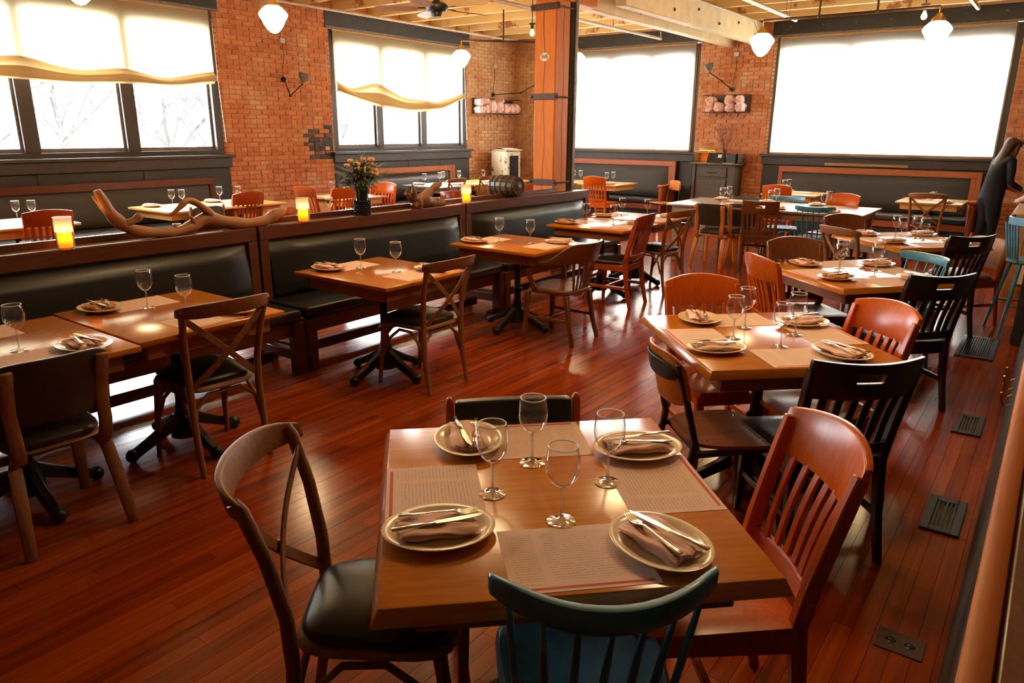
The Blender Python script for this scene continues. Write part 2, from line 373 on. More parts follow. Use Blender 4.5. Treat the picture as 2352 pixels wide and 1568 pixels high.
GROUPS = {'plate': 'oval plates at the place settings', 'menu': 'printed menus at the place settings', 'napkin': 'folded napkins at the place settings', 'fork': 'forks on the napkins', 'knife': 'knives on the napkins',
 'glass_w': 'stemmed wine glasses on the tables', 'glass_t': 'stemless glasses on the tables', 'chair_X': 'crossed-back bentwood chairs', 'chair_So': 'orange slat-back chairs', 'chair_Sr': 'red slat-back chairs', 'chair_Sb': 'brown slat-back chairs',
 'chair_Hd': 'near-black hand-slot chairs', 'chair_B': 'blue spindle-back chairs', 'chair_Bp': 'blue spindle-back chairs', 'chair_P': 'golden-legged bentwood chairs', 'chair_Er': 'grey-brown padded chairs', 'chair_Wr': 'glossy red bow-backed chairs'}
def inst(key, make, loc, rz, label, cat, group=None):
    """first call builds the thing, later calls copy it and its parts"""
    if key not in PROTO: o = make(); PROTO[key] = o
    else: o = dup(PROTO[key])
    o.location = loc; o.rotation_euler = (0, 0, rz)
    if 'group' in o: del o['group']
    return tag(o, label, cat, group or GROUPS.get(key.rstrip('0123456789')))
# ------------------------------------------------------------------ the room
XW, YW = 13.45, 9.9            # far wall plane, left (window) wall plane
X0, Y0, ZC = -2.6, -2.6, 4.0
def view_key(x, y, z):
    """rough size in view of a small piece: used only to pick which pieces become single objects"""
    p = M0 @ Vector((x, y, z)); d = -p.z
    if d < .2: return 0
    u, v = p.x/d*1664/1176, p.y/d*1664/784
    return (1/(d*d)) if abs(u) < 1.03 and abs(v) < 1.03 else 0
M0 = cam_o.matrix_world.inverted()

# floor: boards run along x
fl = struct(MB().box(X0, XW+.1, Y0, YW+.1, -.10, -.018).build('floor', M['black'], None, 0, 0))
unit = MB().box(-.5, .5, -.0318, .0318, -.018, 0)
unit_me = unit.mesh('plank', M['plank'], 0, 0)
planks = []
y = Y0
while y < YW:
    x = X0 - rng.uniform(0, 1.2)
    while x < XW:
        L = rng.choice((.45, .7, .9, 1.1, 1.4, 1.8)) * rng.uniform(.9, 1.1)
        a, b = max(x, X0), min(x+L, XW)
        if b-a > .05: planks.append((a, b, y+.0325, rng.uniform(-.0006, .0004)))
        x += L
    y += .065
def pk(p):
    return max(view_key(p[0]*(1-f)+p[1]*f, p[2], 0) for f in (0, .25, .5, .75, 1))*(p[1]-p[0])
planks.sort(key=pk, reverse=True)
for a, b, yy, dz in planks[:300]:
    o = link('plank', unit_me, fl, ((a+b)/2, yy, dz)); o.scale = (b-a-.0012, 1, 1)
mb = MB()
for a, b, yy, dz in planks[300:]: mb.box(a+.0008, b-.0008, yy-.0318, yy+.0318, -.018, dz)
stuff(mb.build('planks', M['plank'], fl, 0, 0))

# brick piers
def brick_me(mat, L, k):
    r2 = random.Random(k); b = MB().box(-L/2, L/2, -.016, .016, -.0285, .0285)
    for v in b.bm.verts:
        v.co.x += r2.uniform(-.004, .004); v.co.z += r2.uniform(-.0025, .0025); v.co.y += r2.uniform(-.002, .002)
    return b.mesh('brick', mat, .004, 0)
M['brick_black'] = pieces('black_painted_brick', [(0, (.055, .05, .046)), (.6, (.075, .065, .06)), (.82, (.30, .12, .07)), (1, (.42, .30, .2))], .7, 0, (9, 9, 9), .5, .3)
M['brick_tan'] = pieces('tan_washed_brick', [(0, (.36, .13, .06)), (.3, (.48, .22, .11)), (.62, (.56, .31, .16)), (1, (.64, .42, .25))], .85, 0, (9, 9, 9), .6, .2, blot=((.66, .48, .30), 1.6, .45, .62, .7))
BR = {}
for mk in ('brick', 'brick_black', 'brick_tan'):
    BR[mk] = {'s': [brick_me(M[mk], .2, i) for i in range(3)], 'h': [brick_me(M[mk], .095, i+9) for i in range(2)]}
def bricks(wall, ax, plane, a0, a1, z0, z1, out, mat='brick', patch=None, cap=300):
    """courses of bricks standing proud of the mortar; out = direction into the room"""
    todo = []; z = z0+.034; row = 0; r2 = random.Random(int(a0*100)+5)
    while z+.03 < z1:
        head = row % 6 == 5; step = .105 if head else .21
        a = a0 - (0 if row % 2 else step/2)
        while a < a1-.01:
            b0, b1 = max(a, a0)+.004, min(a+step, a1)-.004
            if b1-b0 > .03: todo.append(((b0+b1)/2, b1-b0, z, r2.uniform(-.002, .003), r2.random()))
            a += step
        z += .0677; row += 1
    pos = lambda c, d: (c, plane+out*d) if ax == 'x' else (plane+out*d, c)
    todo.sort(key=lambda t: view_key(*pos(t[0], 0), t[2])*t[1], reverse=True)
    rest = {}
    for i, (c, L, z, d, q) in enumerate(todo):
        mk = mat
        if patch and patch[0] < c+.08*(q-.5) < patch[1] and patch[2] < z+.1*(q-.5) < patch[3] and q > .06: mk = 'brick_black'
        x, yy = pos(c, d-.008)
        if i < cap:
            kind = 'h' if L < .13 else 's'; me = BR[mk][kind][int(q*97) % len(BR[mk][kind])]
            o = link('brick', me, wall, (x, yy, z), 0 if ax == 'x' else PI/2)
            o.scale = (L/(.095 if kind == 'h' else .2), 1, 1)
        else:
            m = rest.setdefault(mk, MB()); h = L/2
            if ax == 'x': m.box(x-h, x+h, yy-.016, yy+.016, z-.0285, z+.0285)
            else: m.box(x-.016, x+.016, yy-h, yy+h, z-.0285, z+.0285)
    for mk, m in rest.items(): stuff(m.build('bricks', M[mk], wall, 0, 0))
def rounded_edge(wall, x, yy, z0, z1, sx, sy, mat='brick'):
    """bull-nosed bricks down a window jamb"""
    m = MB(); z = z0+.005; r = .055
    while z < z1-.06:
        pts = [(0, 0)]+[(math.cos(t)*r, math.sin(t)*r) for t in [PI/2*k/4 for k in range(5)]]
        poly = [(x+sx*p[0], yy+sy*p[1]) for p in pts]
        if sx*sy < 0: poly.reverse()
        m.prism(poly, z, z+.059); z += .0677
    stuff(m.build('rounded_bricks', M[mat], wall, 0, 35))
wl = struct(MB().box(6.34, 8.30, YW+.012, YW+.5, 0, ZC).build('wall_left', M['mortar'], None, 0, 0))
bricks(wl, 'x', YW, 6.34, 8.30, .62, ZC, -1, patch=(7.80, 8.34, 1.20, 1.72))
m = MB()
for a_, b_, c_, d_ in ((7.86, 8.29, 1.28, 1.62), (7.95, 8.29, 1.62, 1.70), (7.80, 7.87, 1.33, 1.52), (8.02, 8.25, 1.21, 1.28)): m.box(a_, b_, YW+.009, YW+.0125, c_, d_)
m.build('paint_patch', M['black'], wl, 0, 0)
rounded_edge(wl, 6.34, YW+.05, .62, 3.5, -1, -1); rounded_edge(wl, 8.30, YW+.05, .62, 3.5, 1, -1)
wc = struct(MB().box(11.83, XW+.5, YW+.012, YW+.5, 0, ZC).build('wall_left', M['mortar'], None, 0, 0))
bricks(wc, 'x', YW, 11.83, XW, .62, ZC, -1, 'brick_tan')
rounded_edge(wc, 11.83, YW+.05, .62, 3.5, -1, -1, 'brick_tan')
wb = struct(MB().box(XW+.012, XW+.5, 8.45, YW+.1, 0, ZC).build('wall_back', M['mortar'], None, 0, 0))
bricks(wb, 'y', XW, 8.45, YW, .7, ZC, -1, 'brick_tan', cap=200)
wp = struct(MB().box(XW+.012, XW+.5, 4.37, 5.70, 0, ZC).build('wall_back', M['mortar'], None, 0, 0))
bricks(wp, 'y', XW, 4.37, 5.70, .5, ZC, -1)
rounded_edge(wp, XW+.05, 4.37, .62, 3.5, -1, -1, 'brick_tan')
wr = struct(MB().box(XW+.012, XW+.5, Y0, .80, 0, ZC).build('wall_back', M['mortar'], None, 0, 0))
bricks(wr, 'y', XW, -1.2, .80, .3, ZC, -1, cap=200)
for nm, b in (('wall_left', (X0, 1.15, YW, YW+.5, 0, ZC)), ('wall_near', (X0-.2, X0, Y0, YW+.5, 0, ZC)), ('wall_right', (X0, XW+.5, Y0-.2, Y0, 0, ZC))):
    struct(MB().box(*b).build(nm, M['dark_wall'], None, 0, 0))

# windows; d is measured outwards from the wall plane
def put(side, a0, a1, d0, d1, z0, z1):
    return (a0, a1, YW+d0, YW+d1, z0, z1) if side == 'left' else (XW+d0, XW+d1, a0, a1, z0, z1)
def window(n, side, a0, a1, muls, w=.14):
    root = struct(MB().box(*put(side, a0, a1, .03, .22, 1.33, 1.40)).build('window_%d' % n, M['frame'], None, .004))
    def part(name, *b, mat='frame', bev=.004): return MB().box(*put(side, *b)).build(name, M[mat], root, bev)
    part('window_sill', a0-.05, a1+.05, -.10, .05, 1.295, 1.335)
    part('sill_apron', a0-.02, a1+.02, -.055, .0, 1.16, 1.293)
    part('jamb', a0, a0+.15, .02, .2, 1.40, 3.25); part('jamb', a1-.15, a1, .02, .2, 1.40, 3.25)
    part('header_board', a0+.02, a1-.02, .038, .055, 3.04, 3.262)
    part('head_rail', a0+.15, a1-.15, .03, .2, 3.10, 3.25)
    edges = [a0+.15]
    for m in muls:
        part('mullion', m-w/2, m+w/2, .04, .2, 1.40, 3.10); edges += [m-w/2, m+w/2]
    edges.append(a1-.15)
    for e0, e1 in zip(edges[::2], edges[1::2]):
        part('pane', e0+.03, e1-.03, .12, .126, 1.45, 3.07, mat='pane', bev=0)
        part('sash', e0, e0+.03, .10, .15, 1.40, 3.10, mat='steel'); part('sash', e1-.03, e1, .10, .15, 1.40, 3.10, mat='steel')
        part('sash', e0+.03, e1-.03, .10, .15, 1.40, 1.45, mat='steel')
        part('sash', e0+.03, e1-.03, .10, .15, 3.07, 3.10, mat='steel')
    return root
window(1, 'left', 1.15, 6.34, (2.55, 3.78, 5.0), .17)
window(2, 'left', 8.30, 11.83, (9.44, 10.57))
window(3, 'back', 5.70, 8.45, (6.65, 7.55))
window(4, 'back', .80, 4.37, (2.0, 3.14))
k = 1
for side, a0, a1 in (('left', 1.15, 6.34), ('left', 8.30, 11.83), ('back', 5.70, 8.45), ('back', .80, 4.37)):
    d = struct(MB().box(*put(side, a0, a1, .0, .45, 0, 1.329)).build('trim_%d' % k, M['panel'], None, .004)); k += 1     # panelling under the window
    n = 4
    for i in range(n):
        s0 = a0+(a1-a0)*i/n+.004; s1 = a0+(a1-a0)*(i+1)/n-.004
        MB().box(*put(side, s0, s1, -.012, .0, .12, 1.15)).build('panel', M['panel'], d, .003)
    b = struct(MB().box(*put(side, a0-.04, a1+.04, -.02, .45, 3.27, 3.52)).build('trim_%d' % k, M['black'], None, .006)); k += 1  # steel lintel
    MB().box(*put(side, a0-.04, a1+.04, -.035, -.02, 3.27, 3.30)).build('flange', M['steel'], b, .003)
    for i in range(7):
        s0 = a0+(a1-a0)*(i+.5)/7
        c = Vector((s0, YW-.022, 3.42) if side == 'left' else (XW-.022, s0, 3.42))
        MB().ball(c, .014, 6).build('rivet', M['steel'], b)
    struct(MB().box(*put(side, a0, a1, .012, .45, 3.52, ZC)).build('trim_%d' % k, M['mortar'], None, 0, 0)); k += 1

# ceiling: deck, joists along y, twin girders along x through the pillar
ce = struct(MB().box(X0, XW+.5, Y0, YW+.5, ZC, ZC+.1).build('ceiling', M['peel'], None, 0, 0))
jo = MB().box(-.045, .045, -.5, .5, 3.52, ZC-.001).mesh('joist', M['peel'], .006, 0)
x = -2.30
while x < XW:
    for y0, y1 in ((Y0, 4.9), (4.905, YW)):
        o = link('joist', jo, ce, (x, (y0+y1)/2, 0)); o.scale = (1, y1-y0, 1)
    x += .77
dk = MB()
for i in range(60):
    yy = Y0+.21*i; dk.box(X0, XW, yy+.003, yy+.205, ZC-.012, ZC-.0005)
stuff(dk.build('deck_boards', M['peel'], ce, 0, 0))
for y0, x0 in ((4.58, 8.45), (5.08, 8.06)):
    MB().box(x0, XW, y0, y0+.15, 3.16, 3.519).build('girder', M['ceil'], ce, .008)
MB().box(X0, 6.9, 4.85, 5.35, 3.43, 3.519).build('girder', M['ceil'], ce, .008)
bp = MB()
for i in range(6):
    for y0 in (4.575, 5.075):
        bp.ball((9.0+i*.8, y0, 3.38-.1*(i % 2)), .022, 6)
bp.build('girder_bolts', M['rust'], ce)

# pillar with straps and number plate, steel column beside it
pl = thing('timber_pillar', 'thick orange-stained timber pillar with iron straps and oval number plate', 'pillar', (7.65, 5.10, 0))
MB().box(-.15, .15, -.15, .15, 0, 3.15).build('shaft', M['pillar'], pl, .012)
MB().box(-1.0, .78, -.145, .145, 3.15, 3.42).build('bolster', M['pillar'], pl, .02).location = (0, 0, 0)
ck = MB()
for (dy, z0, z1, w) in ((.012, 2.1, 3.1, .006), (.0, 1.0, 2.08, .004)):
    ck.sweep([(-.1515, dy+.012*math.sin(7*z), z) for z in [z0+(z1-z0)*i/10 for i in range(11)]], [(-w/2, -.001), (w/2, -.001), (w/2, .001), (-w/2, .001)], ref=(1, 0, 0))
ck.sweep([(.02+.012*math.sin(6*z), -.1515, z) for z in [1.1+2.0*i/12 for i in range(13)]], [(-.003, -.001), (.003, -.001), (.003, .001), (-.003, .001)], ref=(0, 1, 0))
ck.build('crack', M['black'], pl)
for z in (1.10, 2.09, 3.07):
    MB().box(-.166, -.150, -.20, .20, z-.035, z+.035).build('strap', M['rust'], pl, .004)
    for dy in (-.175, .172):
        MB().ball((-.17, dy, z), .018, 6).build('bolt', M['rust'], pl)
        MB().tube([(-.16, dy, z), (.18, dy, z)], .009, 6).build('tie_rod', M['rust'], pl)
pq = MB().lathe([(0, .006), (.046, .006), (.05, .003), (.05, 0), (0, 0)], 24, (0, 0, 0), 1.15, .85).build('number_plate', M['china'], pl, 0, 40)
pq.scale = (1.15, 1.15, 1); pq.location = (-.1525, .0, 2.53); pq.rotation_euler = (PI/2, 0, -PI/2)
fc = bpy.data.curves.new('plate_numerals', 'FONT'); fc.body = '5445'; fc.size = .05; fc.align_x = 'CENTER'; fc.align_y = 'CENTER'; fc.extrude = .001; fc.space_character = .85
fo = bpy.data.objects.new('numerals_tmp', fc); COL.objects.link(fo)
bpy.context.view_layer.update()
tm = bpy.data.meshes.new_from_object(fo.evaluated_get(bpy.context.evaluated_depsgraph_get())); bpy.data.objects.remove(fo)
tm.materials.clear(); tm.materials.append(M['black'])
for v in tm.vertices: v.co.y *= 1.25
t_ = link('numerals', tm, pq, (0, 0, .0068))
sc = thing('steel_column', 'black steel column standing right against the timber pillar', 'column', (7.89, 5.06, 0))
MB().box(-.08, .072, -.012, .012, 0, 3.55).build('web', M['black'], sc, .003)
MB().box(.0725, .085, -.10, .10, 0, 3.55).build('flange', M['steel'], sc, .003); MB().box(-.085, -.0805, -.10, .10, 0, 3.55).build('flange', M['black'], sc, .003)  # light on the right flange is put into its paler colour
MB().box(.03, .0855, -.115, -.1005, 0, 3.55).build('flange_lip', M['steel'], sc, .003)  # lip takes the same paler colour for the lit strip

# the world outside
struct(MB().box(-30, 60, YW+.6, 80, -1.2, -1.0).build('ground', M['ground'], None, 0, 0))
struct(MB().box(XW+.6, 60, -40, YW+.6, -1.2, -1.0).build('ground', M['ground'], None, 0, 0))
def bare_tree(x, yy, h, r, seed, label, lean=0, low=.35):
    r2 = random.Random(seed); root = thing('bare_tree', label, 'tree', (x, yy, -1.0), 0, 'bare trees outside'); tk = MB(); br = MB()
    def grow(p, d, L, r, lev, m):
        pts = [p]; q = p.copy(); dd = d.copy()
        for i in range(4):
            dd = (dd+Vector((r2.uniform(-.18, .18), r2.uniform(-.18, .18), r2.uniform(-.05, .12)))).normalized(); q = q+dd*(L/4); pts.append(q.copy())
        m.tube(pts, r, 6 if lev < 2 else 4, [1, .9, .8, .7, .55])
        if lev >= 4: return
        for i in range(5 if lev else 7):
            f = r2.uniform(low if lev == 0 else .2, 1.0); k = min(3, int(f*4)); s = pts[k].lerp(pts[k+1], f*4-k)
            a = r2.uniform(0, 2*PI); out = Vector((math.cos(a), math.sin(a), r2.uniform(.1, .9))).normalized()
            grow(s, (dd*.4+out).normalized(), L*r2.uniform(.42, .62), r*.5*(1.1-.3*f), lev+1, br)
    grow(Vector((0, 0, 0)), Vector((lean, 0, 1)).normalized(), h, r, 0, tk)
    tk.build('trunk', M['bark'], root); br.build('branches', M['bark'], root)
bare_tree(4.75, 13.2, 3.2, .15, 3, 'thick bare tree trunk outside the left pane of first window', .02, .5)
bare_tree(9.8, 17.6, 3.6, .11, 11, 'forked bare tree outside the right pane of first window')
bare_tree(6.6, 15.0, 3.3, .05, 21, 'thin twiggy bare tree outside the middle pane of first window', -.1, .55)
bare_tree(14.6, 17.0, 3.4, .09, 5, 'bare tree outside the left pane of second window')
fb = thing('neighbour_building', 'red brick building edge outside the second window', 'building', (18.6, 16.0, -1.0))
MB().box(0, 3, 0, 4, 0, 6).build('wall', M['far_brick'], fb, 0, 0)
for z in (1.2, 3.4): MB().box(-.03, 0, 1.0, 2.2, z, z+1.4).build('window', M['screen'], fb)
# ------------------------------------------------------------------ booths (banquettes)
def booth(label, x0, x1, yb, yf, group=None, wood_m='bench_wood', pad='vinyl', top=1.01, end=None, zs=.47, loc=None, rz=0, nails=False, open_under=True):
    """bench with its back along y=yb, seat front at y=yf (yf<yb); built in its own frame"""
    c = ((x0+x1)/2, yb, 0); L = (x1-x0)/2; D = yb-yf
    r = thing('banquette_bench', label, 'bench', loc or c, rz, group)
    fr = MB(); fr.box(-L, L, -.05, 0, top-.10, top); fr.build('top_rail', M[wood_m], r, .006)
    for s in (-1, 1): MB().box(s*L-(.075 if s > 0 else 0), s*L+(.075 if s < 0 else 0), -.05, 0, 0, top-.10).build('stile', M[wood_m], r, .004)
    MB().box(-L+.075, L-.075, -.02, -.002, .33, top-.10).build('back_panel', M['panel'], r, .002)
    # padded back, slightly pillowed
    n, k = 14, 8; pb = MB(); x_, X_ = -L+.085, L-.085; zb, zt = zs+.02, top-.115
    g = []
    for j in range(k+1):
        row = []
        for i in range(n+1):
            u, v = i/n, j/k; e = min(1, min(u, 1-u)*16)**.5*min(1, min(v, 1-v)*7)**.5
            row.append(pb.bm.verts.new((x_+(X_-x_)*u, -.022-.055*e-.05*(1-v), zb+(zt-zb)*v)))
        g.append(row)
    for j in range(k):
        for i in range(n): pb.bm.faces.new((g[j][i], g[j][i+1], g[j+1][i+1], g[j+1][i]))
    bc = pb.build('back_cushion', M[pad], r, 0, 60)
    if nails:
        nb = MB()
        for i in range(60): nb.ball((x_+(X_-x_)*(i+.5)/60, -.056, top-.11), .008, 5)
        nb.build('brass_nails', M['brass'], r)
    sm = MB(); sm.box(-L+.01, L-.01, -D, -.06, zs-.085, zs); sm.build('seat_cushion', M[pad], r, .03, 50, 3)
    MB().box(-L, L, -D+.03, -D+.06, zs-.19, zs-.087).build('front_rail', M[wood_m], r, .004)
    if open_under:
        for s in (-1, 1):
            MB().box(s*(L-.045)-.04, s*(L-.045)+.04, -D+.0, -D+.085, 0, zs-.087).build('leg', M[wood_m], r, .004)
            MB().box(s*(L-.045)-.035, s*(L-.045)+.035, -D+.086, -.055, .10, .17).build('side_stretcher', M[wood_m], r, .003)
        MB().box(-L+.09, L-.09, -.26, -.21, .05, .125).build('stretcher', M[wood_m], r, .003)
    else:
        MB().box(-L, L, -D+.06, -.05, .0, zs-.20).build('plinth', M['black'], r, .003)
    if end is not None:
        for s in end:
            a, b = (L, L+.07) if s > 0 else (-L-.07, -L)
            MB().box(a, b, -D-.02, 0, 0, .70).build('end_panel', M[wood_m], r, .01)
            MB().box(a-.02, b+.02, -D-.04, .0, .70, .735).build('arm_cap', M[wood_m], r, .008)
            MB().box(a, b, -.06, 0, .735, top).build('end_post', M[wood_m], r, .006)
    return r
gm = 'open-legged booth benches along the middle divider'
booth('dark open-legged booth bench at the left edge behind the cut-off table', .82, 3.145, 4.70, 4.17, gm)
booth('dark open-legged booth bench in the middle behind the two-seat table', 3.165, 5.505, 4.70, 4.17, gm)
booth('dark open-legged booth bench nearest the timber pillar', 5.525, 7.86, 4.70, 4.17, gm)
ld = thing('divider_ledge', 'long dark wooden ledge along the booth tops carrying candles and driftwood', 'ledge', (3.2, 4.80, 0))
MB().box(-4.7, 4.66, -.098, .02, .975, 1.006).build('ledge_board', M['bench_wood'], ld, .004)
MB().box(-4.7, 4.2, .02, .06, .33, 1.045).build('rear_rail', M['bench_wood'], ld, .004)
booth('long booth bench with dark back below the first window', 1.2, 6.0, 9.84, 9.25, None, 'bench_wood', 'vinyl_grey', 1.03, None, .46, open_under=False)
booth('booth bench with brass nail heads below the second window', 8.55, 11.2, 9.84, 9.25, None, 'bench_red', 'brown_vinyl', 1.04, (1,), .46, nails=True, open_under=False)
booth('booth bench with grey back and arm below the third window', -1.18, 1.18, 0, -.58, None, 'bench_red', 'vinyl_grey', 1.16, (1,), .46, loc=(13.40, 7.25, 0), rz=-PI/2, open_under=False)
booth('long booth bench with dark back below the wide fourth window', -1.50, 1.50, 0, -.58, None, 'bench_red', 'vinyl_grey', 1.14, (1,), .46, loc=(13.40, 2.55, 0), rz=-PI/2, open_under=False)

# ------------------------------------------------------------------ tables
def pedestal(root, zt=.69, spread=.30, dark='iron'):
    MB().lathe([(.0, .05), (.075, .06), (.07, .14), (.045, .2), (.032, .26), (.028, .33), (.042, .335), (.046, .35), (.042, .365), (.028, .37), (.026, .6), (.04, .66), (.10, zt-.01), (.10, zt), (0, zt)], 14).build('column', M[dark], root)
    for i in range(4):
        a = i*PI/2; c, s = math.cos(a), math.sin(a)
        pts = [(c*d, s*d, z) for d, z in ((.04, .16), (.10, .13), (.19, .085), (spread-.02, .045))]
        MB().sweep(pts, [(-.024, -.03), (.024, -.03), (.03, .0), (.018, .028), (-.018, .028), (-.03, 0)], [1.15, 1.0, .85, .8]).ball((c*spread, s*spread, .036), .036, 10).build('foot', M[dark], root, 0, 50)
def table(label, x, yy, w, d, rz=0, mat='table', style='bevel', group=None, zt=.76, name='dining_table', legs=False):
    group = group or ('square tables of the diagonal row' if style == 'bevel' else 'booth tables along the divider' if mat == 'table' else 'pale tables by the windows' if name == 'dining_table' else None)
    r = thing(name, label, 'table', (x, yy, 0), rz, group); a, b = w/2, d/2
    if style == 'bevel':      # edge slopes outwards, top a little smaller
        i = .017
        MB().hexa([(-a-i, -b-i, zt-.038), (a+i, -b-i, zt-.038), (a+i, b+i, zt-.038), (-a-i, b+i, zt-.038)], [(-a, -b, zt), (a, -b, zt), (a, b, zt), (-a, b, zt)]).build('tabletop', M[mat], r, .0035, 30, 2)
        ap = .075
    else:
        MB().box(-a, a, -b, b, zt-.026, zt).build('tabletop', M[mat], r, .004, 30, 2); ap = .06
    z1 = zt-(.0385 if style == 'bevel' else .0265); z0 = z1-.085
    am = M['apron'] if mat == 'table' else M[mat]
    MB().box(-a+ap, a-ap, -b+ap, -b+ap+.025, z0, z1).build('apron', am, r, .003); MB().box(-a+ap, a-ap, b-ap-.025, b-ap, z0, z1).build('apron', am, r, .003)
    MB().box(-a+ap, -a+ap+.025, -b+ap+.026, b-ap-.026, z0, z1).build('apron', am, r, .003); MB().box(a-ap-.025, a-ap, -b+ap+.026, b-ap-.026, z0, z1).build('apron', am, r, .003)
    if legs:
        for sx in (-1, 1):
            for sy in (-1, 1): MB().bar((sx*(a-.12), sy*(b-.12), 0), (sx*(a-.12), sy*(b-.12), z1-.001), .075, .075, .10, .10).build('leg', M[mat], r, .005)
    else:
        MB().box(-a+.12, a-.12, -.03, .03, z1-.03, z1).build('cross_brace', M['iron'], r); pedestal(r, z1-.03)
    return r
D = R(1)
RT = {'R1': (1.50, .98, -45.7), 'R2': (3.40, 1.02, -46.3), 'R3': (5.487, 1.046, -40.6), 'R4': (7.57, 1.05, -42)}
table('square orange-brown table nearest the camera, laid for four', *RT['R1'][:2], .885, .935, R(RT['R1'][2]))
table('square orange-brown table beside the metal-framed chair, laid for four', *RT['R2'][:2], .885, .935, R(RT['R2'][2]))
table('third square table of the diagonal row, shining white with window light', *RT['R3'][:2], .90, .94, R(RT['R3'][2]))
table('farthest square table of the diagonal row, behind the upright blue chair', *RT['R4'][:2], .90, .94, R(RT['R4'][2]))
BT = {'T1a': (1.12, 3.64), 'T1b': (1.925, 3.69), 'T2': (3.45, 3.68), 'T3': (5.09, 3.71), 'T4': (6.74, 3.81), 'T5': (7.565, 3.83)}
for k_, lab in (('T1a', 'booth table cut off by the left edge of the picture'), ('T1b', 'booth table with a crossed-back chair, joined to the cut-off table'),
                ('T2', 'small booth table standing alone before the middle bench'), ('T3', 'booth table at the bow-armed wooden chair'),
                ('T4', 'booth table at the padded slat-back chair near the pillar'), ('T5', 'last booth table, joined edge to edge with its neighbour')):
    table(lab, *BT[k_], .79, .90, 0, 'table', 'plain')
WT = [('pale table by the first window with the red slat chair', 2.95, 8.5, .88, .9), ('left half of the pale table pair by the first window', 4.86, 8.75, .82, .95), ('right half of the pale table pair beside the brick pier', 5.69, 8.75, .82, .95),
      ('pale square table in front of the brick pier behind the flowers', 7.28, 8.45, .84, .84), ('first dark-edged table of the row by the second window', 9.85, 8.95, .86, .95), ('second table of the row by the second window', 10.73, 8.95, .86, .95), ('third table of the row beside the blue chair in the corner', 11.61, 8.95, .86, .95)]
for lab, x, yy, w, d in WT: table(lab, x, yy, w, d, 0, 'slate' if lab.startswith('first dark') else 'table_pale', 'plain')
for lab, x, yy in (('near table below the third window, right of the pillar', 12.35, 6.90), ('table below the third window, half hidden by the pillar', 12.35, 7.85), ('yellow-topped table below the left end of the fourth window', 12.38, 3.45), ('yellow-topped table below the right end of the fourth window', 12.30, 1.47)):
    table(lab, x, yy, .88, .84, 0, 'table_pale', 'plain')
for lab, x, yy in (('hidden table behind the divider near the left candle', 2.2, 6.2), ('hidden table behind the divider near the driftwood', 3.6, 6.3), ('hidden table behind the divider near the vase', 5.4, 6.4), ('hidden table behind the divider near the stump', 7.3, 6.3)):
    table(lab, x, yy, .8, .8, 0, 'table_pale', 'plain')
table('long communal table with a worn greyish top', 9.82, 3.02, 1.20, 2.45, 0, 'table_grey', 'plain', None, .775, 'communal_table', True)

# ------------------------------------------------------------------ chairs: origin on the floor under the seat, front towards +y
def leg_sq(r, pts, w, d, mat, k=None, name='leg'):
    sect = [(-w/2, -d/2), (w/2, -d/2), (w/2, d/2), (-w/2, d/2)]
    return MB().sweep(pts, sect, k, ref=(0, 1, 0)).build(name, mat, r, .004)
def pad(r, name, mat, w0, w1, y0, y1, z, h, crown=.02, round_=.06):
    """cushion: rear width w0 at y0, front width w1 at y1"""
    m = MB(); n = 28; k = 5; rings = []
    out = []
    for i in range(n):
        t = 2*PI*i/n; cx, cy = math.cos(t), math.sin(t); e = .45
        sx = math.copysign(abs(cx)**e, cx); sy = math.copysign(abs(cy)**e, cy)
        v = (sy+1)/2; w = w0+(w1-w0)*v; out.append((sx*w/2, y0+(y1-y0)*v))
    cx_, cy_ = 0, (y0+y1)/2
    prof = [(.94, 0), (1, h*.35), (.985, h*.7), (.92, h*.95), (.7, h+crown*.6), (.35, h+crown*.95)]
    for s, dz in prof: rings.append([m.bm.verts.new((x*s, cy_+(yy-cy_)*s, z+dz)) for x, yy in out])
    for A, B in zip(rings, rings[1:]):
        for i in range(n): m.bm.faces.new((A[i], A[(i+1) % n], B[(i+1) % n], B[i]))
    m.bm.faces.new(list(reversed(rings[0]))); tp = m.bm.verts.new((0, cy_, z+h+crown))
    for i in range(n): m.bm.faces.new((rings[-1][i], rings[-1][(i+1) % n], tp))
    return m.build(name, mat, r, 0, 60)
